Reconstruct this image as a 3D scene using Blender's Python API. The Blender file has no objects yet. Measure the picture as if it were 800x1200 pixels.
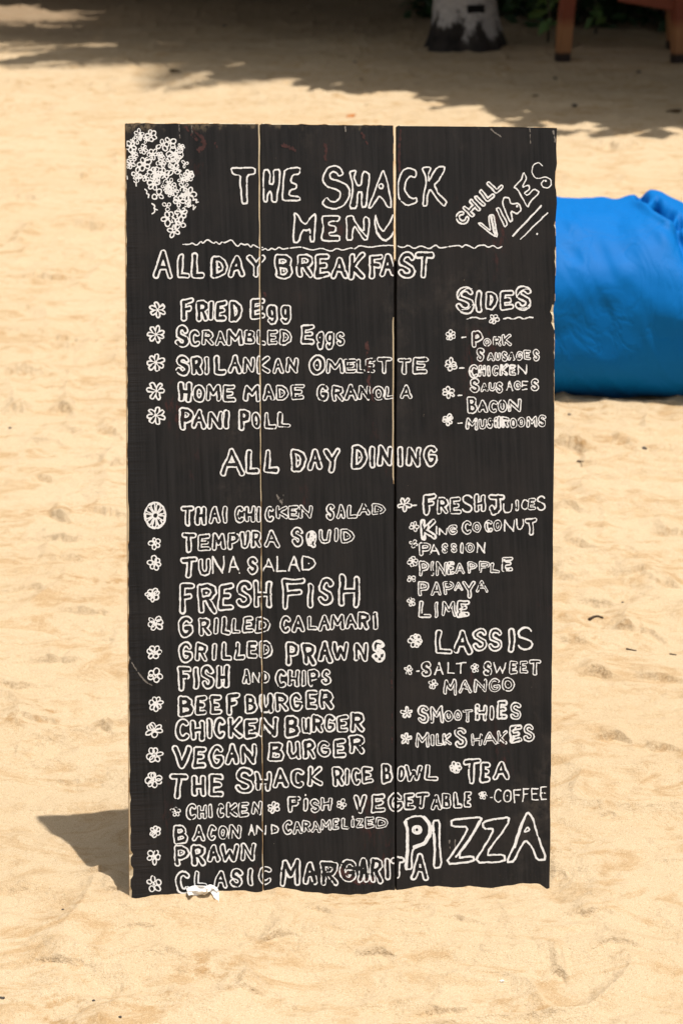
import bpy, bmesh, math, random
import numpy as np
from mathutils import Vector, Matrix

# ------------------------------------------------------------------ camera, light, exposure
SC = bpy.context.scene
COL = SC.collection
random.seed(7)
RNG = np.random.default_rng(11)

F, PITCH, CAMH = 3200.0, math.radians(16.0), 1.65      # focal length in photo pixels (800x1200), tilt, height
CAM = np.array([0.0, 0.0, CAMH])
FW = np.array([0, math.cos(PITCH), -math.sin(PITCH)])
UP = np.array([0, math.sin(PITCH), math.cos(PITCH)])
RT = np.array([1.0, 0, 0])

cd = bpy.data.cameras.new('camera')
cam = bpy.data.objects.new('camera', cd); COL.objects.link(cam)
cam.location = CAM
cam.rotation_euler = (math.radians(90) - PITCH, 0, 0)
cd.sensor_fit = 'VERTICAL'; cd.sensor_height = 36.0
cd.lens = F / 1200 * 36.0
cd.clip_end = 3000
cd.dof.use_dof = True
cd.dof.focus_distance = 3.95
cd.dof.aperture_fstop = 11.0
SC.camera = cam

SUN_DIR = Vector((0.152, -0.05, 1.0)).normalized()     # towards the sun: almost overhead, a little right and in front
sl = bpy.data.lights.new('sun', 'SUN'); sl.energy = 4.9; sl.angle = math.radians(0.5); sl.color = (1.0, 0.958, 0.90)
sun = bpy.data.objects.new('sun', sl); COL.objects.link(sun)
sun.rotation_euler = SUN_DIR.to_track_quat('Z', 'Y').to_euler()
sun.location = (0, 0, 30)

W = bpy.data.worlds.new('World'); SC.world = W; W.use_nodes = True
nt = W.node_tree; nt.nodes.clear()
sky = nt.nodes.new('ShaderNodeTexSky'); sky.sky_type = 'NISHITA'; sky.sun_disc = False
sky.sun_elevation = math.asin(SUN_DIR.z); sky.sun_rotation = math.atan2(SUN_DIR.x, SUN_DIR.y)
bg = nt.nodes.new('ShaderNodeBackground'); bg.inputs[1].default_value = 0.088
wo = nt.nodes.new('ShaderNodeOutputWorld')
sky.dust_density = 4.0; sky.air_density = 1.0; sky.ozone_density = 0.4
hs = nt.nodes.new('ShaderNodeHueSaturation'); hs.inputs['Saturation'].default_value = 0.25   # a hazy, milky tropical sky
nt.links.new(sky.outputs[0], hs.inputs['Color']); nt.links.new(hs.outputs[0], bg.inputs[0]); nt.links.new(bg.outputs[0], wo.inputs[0])
SC.view_settings.view_transform = 'Standard'
SC.view_settings.look = 'None'
SC.view_settings.exposure = 0.11
SC.view_settings.gamma = 1.0
SC.view_settings.use_curve_mapping = False

# ------------------------------------------------------------------ helpers
def ray(x, y):
    return FW + RT * (x - 400.0) / F + UP * (600.0 - y) / F

def gnd(x, y, z=0.0):
    d = ray(x, y); s = (z - CAMH) / d[2]
    return CAM + d * s

def link(name, me, mats, parent=None, smooth=False):
    o = bpy.data.objects.new(name, me); COL.objects.link(o)
    for m in (mats if isinstance(mats, (list, tuple)) else [mats]):
        me.materials.append(m)
    if smooth:
        me.polygons.foreach_set('use_smooth', [True] * len(me.polygons))
    if parent is not None:
        o.parent = parent
    return o

def obj(name, verts, faces, mats, parent=None, smooth=False, mi=None):
    me = bpy.data.meshes.new(name)
    me.from_pydata([tuple(map(float, v)) for v in verts], [], faces)
    if mi is not None:
        me.polygons.foreach_set('material_index', mi)
    me.update()
    return link(name, me, mats, parent, smooth)

def bm_obj(name, bm, mats, parent=None, smooth=False):
    me = bpy.data.meshes.new(name); bm.to_mesh(me); bm.free(); me.update()
    return link(name, me, mats, parent, smooth)

def empty(name, loc, rot=(0, 0, 0)):
    o = bpy.data.objects.new(name, None); COL.objects.link(o)
    o.location = [float(v) for v in loc]; o.rotation_euler = rot
    o.empty_display_size = 0.1
    return o

def tag(o, label=None, cat=None, group=None, kind=None):
    if label: o['label'] = label
    if cat: o['category'] = cat
    if group: o['group'] = group
    if kind: o['kind'] = kind
    return o

_tab = {}
def vnoise(x, y, seed=0):
    """smooth value noise, about -1..1"""
    if seed not in _tab:
        _tab[seed] = np.random.default_rng(1000 + seed).uniform(-1, 1, (256, 256))
    t = _tab[seed]
    x = np.asarray(x, float); y = np.asarray(y, float)
    xi = np.floor(x).astype(int); yi = np.floor(y).astype(int)
    fx = x - xi; fy = y - yi
    fx = fx * fx * fx * (fx * (fx * 6 - 15) + 10); fy = fy * fy * fy * (fy * (fy * 6 - 15) + 10)
    a = t[xi & 255, yi & 255]; b = t[(xi + 1) & 255, yi & 255]
    c = t[xi & 255, (yi + 1) & 255]; d = t[(xi + 1) & 255, (yi + 1) & 255]
    return (a * (1 - fx) + b * fx) * (1 - fy) + (c * (1 - fx) + d * fx) * fy

class Mat:
    """small node-graph builder"""
    def __init__(s, name, rough=0.8, spec=0.3):
        s.m = bpy.data.materials.new(name); s.m.use_nodes = True
        s.t = s.m.node_tree; s.b = s.t.nodes['Principled BSDF']
        s.b.inputs['Roughness'].default_value = rough
        s.b.inputs['Specular IOR Level'].default_value = spec
        s.co = s.t.nodes.new('ShaderNodeTexCoord').outputs['Object']
    def n(s, typ, **kw):
        nd = s.t.nodes.new(typ)
        for k, v in kw.items():
            if k in nd.inputs.keys(): s.put(nd.inputs[k], v)
            else: setattr(nd, k, v)
        return nd
    def put(s, sock, v):
        if isinstance(v, bpy.types.NodeSocket): s.t.links.new(v, sock)
        else: sock.default_value = v
    def mapping(s, scale=(1, 1, 1), loc=(0, 0, 0), co=None):
        m = s.n('ShaderNodeMapping'); s.put(m.inputs['Vector'], co or s.co)
        m.inputs['Scale'].default_value = scale; m.inputs['Location'].default_value = loc
        return m.outputs[0]
    def noise(s, scale, detail=4, rough=0.55, co=None, dist=0.0):
        nd = s.n('ShaderNodeTexNoise'); nd.inputs['Scale'].default_value = scale
        nd.inputs['Detail'].default_value = detail; nd.inputs['Roughness'].default_value = rough
        nd.inputs['Distortion'].default_value = dist
        s.put(nd.inputs['Vector'], co or s.co); return nd.outputs['Fac']
    def ramp(s, fac, a, b, c0=(0, 0, 0, 1), c1=(1, 1, 1, 1)):
        if a > b: a, b, c0, c1 = b, a, c1, c0
        r = s.n('ShaderNodeValToRGB'); e = r.color_ramp.elements
        e[0].position = a; e[1].position = b; e[0].color = c0; e[1].color = c1
        s.put(r.inputs[0], fac); return r.outputs[0]
    def lin(s, v, a, b):
        m = s.n('ShaderNodeMapRange'); m.clamp = True
        s.put(m.inputs[0], v); m.inputs[1].default_value = a; m.inputs[2].default_value = b; return m.outputs[0]
    def mix(s, fac, a, b, mode='MIX'):
        m = s.n('ShaderNodeMix', data_type='RGBA', blend_type=mode)
        s.put(m.inputs[0], fac); s.put(m.inputs[6], a); s.put(m.inputs[7], b); return m.outputs[2]
    def math(s, op, a, b=0.0):
        m = s.n('ShaderNodeMath', operation=op); s.put(m.inputs[0], a); s.put(m.inputs[1], b); return m.outputs[0]
    def bump(s, h, strength=0.5, dist=0.01, prev=None):
        b = s.n('ShaderNodeBump'); b.inputs['Strength'].default_value = strength; b.inputs['Distance'].default_value = dist
        s.put(b.inputs['Height'], h)
        if prev is not None: s.put(b.inputs['Normal'], prev)
        return b.outputs[0]
    def color(s, c): s.put(s.b.inputs['Base Color'], c); return s
    def normal(s, c): s.put(s.b.inputs['Normal'], c); return s
    def sep(s, co=None):
        x = s.n('ShaderNodeSeparateXYZ'); s.put(x.inputs[0], co or s.co); return x.outputs

def rgb(r, g, b): return (r, g, b, 1.0)

# ------------------------------------------------------------------ the board's plane (leaning back a little, left edge nearer)
YAW, LEAN = math.radians(8.5), math.radians(15.0)
BASE = gnd(400, 1043)
BU = np.array([math.cos(YAW), math.sin(YAW), 0.0])
BN = np.array([math.sin(YAW), -math.cos(YAW), 0.0]) * math.cos(LEAN) + np.array([0, 0, math.sin(LEAN)])
BV = np.cross(BN, BU)

def on_board(x, y):
    """photo pixel(s) -> (u, v) metres on the board's face"""
    x = np.asarray(x, float); y = np.asarray(y, float)
    d = FW + np.multiply.outer((x - 400.0) / F, RT) + np.multiply.outer((600.0 - y) / F, UP)
    s = ((BASE - CAM) @ BN) / (d @ BN)
    q = d * s[..., None] + (CAM - BASE)
    return q @ BU, q @ BV

# ------------------------------------------------------------------ materials
def mat_sand():
    M = Mat('sand', 0.95, 0.15)
    big = M.noise(1.3, 5, 0.6)
    strat = M.noise(1.0, 9, 0.72, M.mapping((6.0, 10.0, 5.0)), 1.2)
    med = M.noise(34, 5, 0.65)
    grain = M.noise(620, 2, 0.7)
    grain2 = M.noise(230, 3, 0.7)
    c = M.mix(M.ramp(big, 0.35, 0.7), rgb(.605, .468, .302), rgb(.565, .422, .258))
    c = M.mix(M.math('MULTIPLY', M.math('MULTIPLY', M.ramp(strat, 0.50, 0.61), M.ramp(M.noise(2.1, 4, .6, M.mapping((1, 1.4, 1), (8, 3, 0))), .28, .54)), .9), c, rgb(.475, .315, .16))
    c = M.mix(M.math('MULTIPLY', M.math('MULTIPLY', M.ramp(med, 0.50, 0.64), M.ramp(M.noise(1.0, 5, .6, M.mapping((3.2, 5.5, 3), (4, 2, 0))), .50, .64)), .9), c, rgb(.40, .235, .095))
    c = M.mix(M.math('MULTIPLY', M.ramp(grain, 0.55, 0.68), 0.75), c, rgb(.33, .20, .09))
    c = M.mix(M.math('MULTIPLY', M.ramp(grain, 0.42, 0.30), 0.8), c, rgb(.74, .62, .45))
    # sand colour darkened round the trees to deepen their shade, with a ragged edge
    shade_tint = M.lin(M.math('ADD', M.sep()[1], M.math('MULTIPLY', M.noise(1.1, 5, .65), 2.6)), 15.6, 17.6)
    c = M.mix(M.math('MULTIPLY', shade_tint, .8), c, rgb(.24, .165, .10))
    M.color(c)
    b = M.bump(M.noise(46, 6, 0.68), 0.75, 0.016)
    b = M.bump(grain2, 0.45, 0.0025, b)
    b = M.bump(grain, 0.5, 0.0012, b)
    M.normal(b)
    return M.m

def mat_board_paint():
    M = Mat('board_black_paint', 0.6, 0.22)
    grainv = M.noise(1.0, 5, 0.6, M.mapping((140, 40, 5)), 0.4)
    blotch = M.noise(9, 5, 0.6)
    fine = M.noise(260, 3, 0.6)
    c = M.mix(M.ramp(grainv, .34, .66), rgb(.0072, .0072, .0078), rgb(.0175, .0168, .0175))
    c = M.mix(M.ramp(blotch, 0.45, 0.72), c, rgb(.0205, .0175, .0170))
    # dusty rubs of old chalk and sand
    dust = M.math('MULTIPLY', M.ramp(M.noise(5.5, 6, 0.7, M.mapping((1, 1, .55))), 0.56, 0.78), M.ramp(M.noise(60, 4, 0.7), 0.4, 0.7))
    c = M.mix(M.math('MULTIPLY', dust, 0.6), c, rgb(.115, .095, .08))
    # maroon paint showing through in places
    red = M.math('MULTIPLY', M.ramp(M.noise(7.0, 4, 0.6, M.mapping((1.6, 1, .7), (3.1, 0, 1.7))), 0.60, 0.70), M.ramp(M.noise(85, 4, 0.75, M.mapping((1.5, 1, .5))), 0.50, 0.62))
    c = M.mix(M.math('MULTIPLY', red, 0.6), c, rgb(.07, .022, .02))
    # pale nicks
    nick = M.ramp(M.noise(150, 3, 0.6, M.mapping((1, 1, .6), (7, 0, 3))), 0.735, 0.765)
    c = M.mix(M.math('MULTIPLY', nick, 0.55), c, rgb(.30, .25, .20))
    sp = M.math('MULTIPLY', M.ramp(M.noise(300, 5, .75), .60, .72), M.lin(M.math('ADD', M.sep()[2], M.math('MULTIPLY', M.noise(22, 4, .6), .07)), .10, .015))
    c = M.mix(M.math('MULTIPLY', sp, .4), c, rgb(.25, .18, .11))
    # bare wood along the worn top edge
    z = M.sep()[2]
    top = M.math('ADD', z, M.math('MULTIPLY', M.noise(38, 5, 0.7, M.mapping((1, 1, .12))), 0.055))
    worn = M.lin(top, TOP_V + 0.0235, TOP_V + 0.0305)
    worn = M.math('MULTIPLY', worn, M.math('MULTIPLY', M.ramp(M.noise(17, 4, .6), .46, .60), M.ramp(M.noise(160, 3, .6), .38, .58)))
    c = M.mix(M.math('MULTIPLY', worn, 0.62), c, rgb(.23, .18, .115))
    M.color(c)
    M.put(M.b.inputs['Roughness'], M.math('ADD', M.math('MULTIPLY', blotch, 0.25), 0.40))
    saw = M.noise(1.0, 3, 0.5, M.mapping((12, 10, 330)), 0.5)
    sawmask = M.lin(M.math('ADD', M.sep()[0], M.math('MULTIPLY', M.noise(12, 3, .5), .06)), -.215, -.275)
    c = M.mix(M.math('MULTIPLY', M.math('MULTIPLY', M.ramp(saw, .52, .66), sawmask), .8), c, rgb(.006, .005, .005)); M.color(c)
    b = M.bump(grainv, 0.6, 0.0016)
    b = M.bump(M.math('MULTIPLY', saw, sawmask), 0.7, 0.0015, b)
    b = M.bump(fine, 0.12, 0.0004, b)
    M.normal(b)
    return M.m

def mat_wood(name, a, b, scale=(60, 60, 5), rough=0.8):
    M = Mat(name, rough, 0.25)
    g = M.noise(1.0, 6, 0.65, M.mapping(scale), 0.8)
    f = M.noise(14, 4, 0.6)
    c = M.mix(M.ramp(g, 0.3, 0.7), rgb(*a), rgb(*b))
    c = M.mix(M.math('MULTIPLY', M.ramp(f, 0.5, 0.75), 0.4), c, rgb(a[0] * .5, a[1] * .5, a[2] * .5))
    M.color(c).normal(M.bump(g, 0.4, 0.002))
    return M.m

def mat_letter():
    M = Mat('white_letter_paint', 0.6, 0.25)
    n = M.noise(120, 4, 0.65)
    st = M.noise(1.0, 4, 0.6, M.mapping((200, 60, 20)))
    c = M.mix(M.ramp(n, 0.35, 0.7), rgb(.84, .845, .85), rgb(.70, .70, .70))
    c = M.mix(M.math('MULTIPLY', M.ramp(st, 0.58, 0.74), 0.6), c, rgb(.42, .38, .35))
    M.color(c).normal(M.bump(n, 0.2, 0.0006))
    return M.m

def mat_plain(name, col, rough=0.8, var=0.25, scale=30, spec=0.3, bump=0.2):
    M = Mat(name, rough, spec)
    n = M.noise(scale, 5, 0.6)
    M.color(M.mix(M.ramp(n, 0.3, 0.7), rgb(*[c * (1 - var) for c in col]), rgb(*[min(1, c * (1 + var)) for c in col])))
    M.normal(M.bump(n, bump, 0.004))
    return M.m

def mat_leaf(name, a, b):
    M = Mat(name, 0.5, 0.35)
    n = M.noise(3.0, 4, 0.6)
    M.color(M.mix(M.ramp(n, 0.35, 0.65), rgb(*a), rgb(*b)))
    M.b.inputs['Transmission Weight'].default_value = 0.0
    return M.m

TOP_V = float(on_board(400, 146.5)[1])
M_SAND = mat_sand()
M_PAINT = mat_board_paint()
M_RAW = mat_wood('raw_wood_edge', (.36, .22, .105), (.52, .36, .20), (90, 90, 8))
M_PALE = mat_wood('chipped_wood', (.50, .40, .26), (.66, .55, .38), (120, 120, 12))
M_RED = mat_wood('red_brown_wood', (.105, .038, .016), (.21, .085, .034), (60, 60, 6), 0.6)
M_GOLD = mat_wood('golden_wood', (.30, .145, .055), (.44, .235, .10), (60, 60, 6), 0.6)
M_DARKW = mat_wood('weathered_dark_wood', (.018, .015, .013), (.04, .032, .027))
M_WHITE = mat_letter()

# ------------------------------------------------------------------ the beach: one sheet
SANDLINE = [(120, 1051), (150, 1050), (172, 1049), (190, 1047.5), (205, 1046.5), (225, 1045), (250, 1043), (275, 1043), (300, 1043), (315, 1041),
            (325, 1038.5), (345, 1041), (360, 1043), (380, 1045.5), (410, 1046.5), (440, 1044), (455, 1041), (470, 1041), (485, 1038), (500, 1036.5),
            (520, 1038.5), (550, 1037), (575, 1038.5), (595, 1036), (612, 1034), (632, 1034.5), (640, 1040), (650, 1039), (690, 1036)]
_sx = np.array([p[0] for p in SANDLINE], float); _sy = np.array([p[1] for p in SANDLINE], float)
_su, _sv = on_board(_sx, _sy)
_sz = BASE[2] + _sv * BV[2]

# hollows and lumps one can see: photo pixel, width px, height px, depth (m, + is a hollow), turn
HOLLOWS = [(375, 1073, 30, 12, .011, 6), (322, 1099, 44, 9, .010, -6), (440, 1117, 34, 9, .008, 3), (655, 1140, 14, 13, .014, 20),
           (545, 1080, 40, 9, .006, 5), (690, 1075, 60, 14, .007, 5), (560, 1018, 30, 5, .0, 0), (205, 1070, 30, 8, .007, 10),
           (165, 1085, 40, 9, .007, -8), (72, 1125, 60, 12, .006, 10), (280, 1165, 50, 9, .006, 2), (520, 1178, 60, 12, .006, -4),
           (130, 1042, 22, 9, .012, -20), (112, 1020, 26, 7, .007, -14), (655, 1020, 16, 22, .012, 12), (730, 1120, 60, 12, .006, 4),
           (670, 528, 40, 7, .016, 5), (735, 526, 40, 7, .012, 8), (690, 546, 20, 5, .012, -10), (658, 597, 36, 6, .014, 7), (680, 635, 30, 8, .014, 3),
           (664, 672, 22, 6, .016, 0), (700, 700, 40, 7, .012, 20), (745, 737, 50, 8, .012, 18), (700, 783, 36, 7, .012, 4), (775, 788, 50, 8, .010, 8),
           (715, 866, 40, 7, .012, 12), (775, 880, 36, 6, .010, 8), (740, 668, 40, 7, .010, 4), (780, 680, 30, 7, .010, 2), (785, 620, 30, 7, .012, -4),
           (20, 485, 24, 9, .012, 30), (75, 485, 26, 9, .014, 5), (130, 510, 26, 9, .016, 40), (80, 510, 30, 7, .012, 0), (50, 525, 44, 7, .010, 8),
           (140, 548, 26, 7, .012, -14), (62, 565, 40, 6, .012, 6), (130, 600, 50, 14, .012, 4), (70, 607, 24, 9, .014, 36), (62, 635, 70, 9, .012, 8),
           (85, 657, 30, 6, .010, 12), (30, 690, 50, 7, .010, -8), (100, 715, 60, 8, .010, -4), (120, 852, 20, 8, .012, 30), (60, 770, 70, 7, .008, 2),
           (30, 800, 60, 7, .008, 0), (90, 905, 60, 7, .006, -4), (40, 840, 60, 8, .007, 2), (60, 330, 60, 6, .014, 0), (110, 260, 40, 5, .014, 4),
           (30, 230, 50, 5, .014, 2), (100, 200, 50, 4, .014, -3), (90, 400, 60, 6, .012, 4), (25, 440, 50, 6, .012, -4), (720, 180, 60, 5, .016, 3)]

def ground_height(x, y):
    x = np.asarray(x, float); y = np.asarray(y, float)
    # broad swells, scuffed dunes, trodden lumps
    z = 0.030 * vnoise(x * .55 + 3.3, y * .32 + 1.7, 1) * np.clip((y - 4.5) / 4, 0, 1)
    z += 0.011 * vnoise(x * 2.1 + 9, y * 1.5 + 4, 2)
    wx = x + .05 * vnoise(x * 5, y * 4, 21); wy = y + .07 * vnoise(x * 4 + 7, y * 5, 22)
    r = 1 - np.abs(vnoise(wx * 4.2, wy * 4.4, 3))
    z += 0.015 * (r ** 3 - .35)
    r2 = 1 - np.abs(vnoise(wx * 9.5 + 5, wy * 9.0, 4))
    mask = np.clip(.45 + 1.1 * vnoise(x * 1.7 + 2, y * 1.1, 5), 0, 1)
    z += 0.0095 * mask * (r2 * r2 - .35)
    z += 0.0042 * mask * np.abs(vnoise(x * 24, y * 22, 6)) + .0016 * vnoise(x * 30, y * 30, 9)
    z += 0.0013 * vnoise(x * 60, y * 55, 7)
    # scattered old footprints
    for (fx, fy, a, L, Wd, dp) in FOOT:
        m = (np.abs(x - fx) < L * 2.5) & (np.abs(y - fy) < L * 2.5)
        if not m.any(): continue
        dx = x[m] - fx; dy = y[m] - fy
        p = (dx * math.cos(a) + dy * math.sin(a)) / L; q = (-dx * math.sin(a) + dy * math.cos(a)) / Wd
        d2 = p * p + q * q
        z[m] += dp * (-np.exp(-d2 * 1.6) + .55 * np.exp(-(np.sqrt(d2) - 1.45) ** 2 * 5))
    for (px, py, wp, hp, dp, an) in HOLLOWS + LEDGES:
        g = gnd(px, py); s = np.linalg.norm(g - CAM) / F
        L = wp * s * .5; D = hp * s * .5 / max(.12, (CAMH / np.linalg.norm(g - CAM)))
        m = (np.abs(x - g[0]) < L * 4 + D) & (np.abs(y - g[1]) < D * 4 + L)
        if not m.any(): continue
        dx = x[m] - g[0]; dy = y[m] - g[1]; a = math.radians(an)
        # a scuffed ledge: the sand breaks in a steep, ragged little face towards the camera and runs out level behind
        wv = .7 * D * vnoise(x[m] * 26 + px, x[m] * 0 + py, 31) + .22 * D * vnoise(x[m] * 75, y[m] * 40, 32) + .12 * D * vnoise(x[m] * 160, y[m] * 160, 34)
        p = dx / L; q = (dy + dx * math.tan(a) * 1.2 - wv + .35 * D * p * p) / D
        env = np.exp(-np.abs(p) ** 2.6) * (1 + .45 * vnoise(x[m] * 48, y[m] * 20, 33))
        stp = 1 / (1 + np.exp(-np.clip(q * 26, -40, 40)))
        z[m] += 1.15 * dp * env * (.85 * stp * np.exp(-(np.clip(q, 0, None) / 3.2) ** 2) - .42 * (1 - stp) * np.exp(-(q / 1.5) ** 2))
    # sand banked against the foot of the board
    rx = x - BASE[0]; ry = y - BASE[1]
    u = rx * BU[0] + ry * BU[1]; dpt = rx * BN[0] + ry * BN[1]        # + is in front of the board
    tz = np.interp(u, _su, _sz) - .002 - np.clip(dpt, 0, .3) * .02
    m = np.exp(-(np.clip(np.abs(dpt) - .012, 0, None) / .075) ** 2) * np.clip(1.0 - (np.abs(u) - .31) / .07, 0, 1)
    z = z * (1 - m) + (tz + .0011 * vnoise(x * 90, y * 90, 8) + .0016 * vnoise(x * 34, y * 34, 10)) * m
    return z

FOOT = []
_r = random.Random(21)
LEDGES = []
for _ in range(64):
    _py = 150 + 1040 * _r.random()
    _px = _r.uniform(-20, 820)
    if 140 < _px < 650 and _py < 1040: _px = _r.choice([_r.uniform(-20, 140), _r.uniform(650, 820)])
    LEDGES.append((_px, _py, _r.uniform(14, 55), _r.uniform(4, 9) * (.6 + .4 * _py / 1000), _r.uniform(.002, .0055), _r.uniform(-25, 25)))
for i in range(110):
    fy = 3.2 + 11.5 * random.random() ** 1.5
    fx = random.uniform(-1, 1) * (.16 * fy + .1)
    L = random.uniform(.05, .12)
    FOOT.append((fx, fy, random.uniform(0, math.pi), L, L * random.uniform(.35, .6), random.uniform(.002, .006)))

def build_ground():
    uc = np.linspace(-1, 1, 700)
    tail = 1 + np.cumsum(.02 * 1.22 ** np.arange(1, 34))
    us = np.concatenate([-tail[::-1], uc, tail])
    yc = 1 / np.linspace(1 / 3.05, 1 / 19.5, 1450)
    st = np.cumsum(.03 * 1.25 ** np.arange(1, 38))
    ys = np.concatenate([(3.05 - st[:26])[::-1], yc, 19.5 + st])
    w = .145 * np.maximum(ys, 2.2) + .06
    X = us[None, :] * w[:, None]; Y = np.repeat(ys[:, None], len(us), 1)
    sh = X.shape
    Z = ground_height(X.ravel(), Y.ravel()).reshape(sh)
    far = np.clip((np.abs(us)[None, :] - 1.2) / 4, 0, 1) * np.ones(sh)
    Z = Z * (1 - far)
    co = np.stack([X, Y, Z], -1).reshape(-1, 3)
    nr, nc = sh
    a = (np.arange(nr - 1)[:, None] * nc + np.arange(nc - 1)[None, :]).ravel()
    fc = np.stack([a, a + 1, a + nc + 1, a + nc], 1).astype(np.int32)
    me = bpy.data.meshes.new('sand_ground')
    me.vertices.add(len(co)); me.vertices.foreach_set('co', co.ravel())
    me.loops.add(fc.size); me.loops.foreach_set('vertex_index', fc.ravel())
    me.polygons.add(len(fc)); me.polygons.foreach_set('loop_start', np.arange(len(fc), dtype=np.int32) * 4)
    me.update(calc_edges=True)
    me.shade_smooth()
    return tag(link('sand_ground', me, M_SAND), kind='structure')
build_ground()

def gz(x, y):
    return float(ground_height(np.array([x]), np.array([y]))[0])

def rest(px, py):
    """ground point seen at a photo pixel, on the bumpy sand"""
    g = gnd(px, py)
    for _ in range(3):
        g = gnd(px, py, gz(g[0], g[1]))
    return g

# ------------------------------------------------------------------ the menu board
R3 = Matrix((BU, -BN, BV)).transposed()               # local x = along, y = into the board, z = up the face
board = empty('menu_board', BASE)
board.rotation_euler = R3.to_euler()
tag(board, 'tall black menu board of three upright planks with white hand lettering, standing in the sand', 'menu board')

def lerp_edge(pts, y):
    return np.interp(y, [p[1] for p in pts], [p[0] for p in pts])

EDGE = {  # plank edges in the photograph
    'L1': [(147, 144), (147.5, 330), (149, 560), (150.5, 800), (152, 1060), (152.5, 1120)],
    'R1': [(304.4, 144), (305.4, 420), (306.8, 700), (308.6, 1060), (308.8, 1120)],
    'L2': [(305.5, 144), (306.5, 420), (307.9, 700), (309.6, 1060), (309.8, 1120)],
    'R2': [(461.0, 144), (461.5, 300), (461.3, 600), (462.6, 1060), (462.8, 1120)],
    'L3': [(465.2, 144), (464.9, 300), (464.3, 600), (464.3, 1060), (464.3, 1120)],
    'R3': [(652.2, 148), (651.6, 175), (652.2, 192), (650.6, 200), (650.2, 216), (651.4, 224), (652.2, 238), (650.2, 262), (651.2, 280),
           (651.4, 300), (650.2, 330), (650.0, 352), (648.2, 362), (649.4, 380), (649.2, 500), (648.0, 600), (646.6, 760), (645.2, 900), (643.6, 1036), (642.6, 1120)],
}
TOPS = [(144, 144.6), (145.0, 146.2), (147.2, 149.2)]
THICK = 0.0125

def chip_profile(key, ys):
    """inset of the painted face from the edge, in photo px; and True where bare wood shows"""
    n1 = vnoise(ys * .11, ys * 0 + hash(key) % 7, 40); n2 = vnoise(ys * .4, ys * 0 + 3, 41)
    ins = .55 + .2 * n2
    wood = np.zeros(len(ys), bool)
    if key == 'R3':
        for (a, b, d) in [(196, 222, 1.0), (254, 276, 2.2), (284, 322, 1.9), (340, 352, 1.2), (352, 386, 4.0), (386, 420, 1.0), (430, 470, .8), (905, 960, .7)]:
            w = np.clip(np.minimum(ys - a, b - ys) / 8, 0, 1)
            ins = np.maximum(ins, d * w * (.75 + .5 * n2)); wood |= (w > .15)
    if key == 'L1':
        ins = 1.0 + .45 * n1 + .3 * n2; wood = (vnoise(ys * .02, ys * 0, 43) > -.45) | (ys > 560)
        ins = ins + np.clip((ys - 880) / 120, 0, 1) * (1.1 + .8 * n1)
        for (a, b, d) in [(995, 1006, 4.2), (1012, 1030, 4.4), (588, 640, 2.0)]:
            w = np.clip(np.minimum(ys - a, b - ys) / 4, 0, 1); ins = np.maximum(ins, d * w)
    if key == 'R1':
        ins = 1.45 + .35 * n1 - .6 * np.clip((ys - 380) / 250, 0, 1); wood = ys < 1100
    if key == 'L2':
        ins = .5 + .2 * n2
    if key == 'R2':
        ins = .6 + .15 * n2
        w = np.clip(np.minimum(ys - 368, 566 - ys) / 6, 0, 1)
        ins = np.maximum(ins, 1.7 * w); wood = (w > .1) | (ys < 305) & (n1 > -.2)
    if key == 'L3':
        ins = .6 + .5 * np.clip(n1, 0, 1)
    return np.clip(ins, .35, 6), wood

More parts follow.
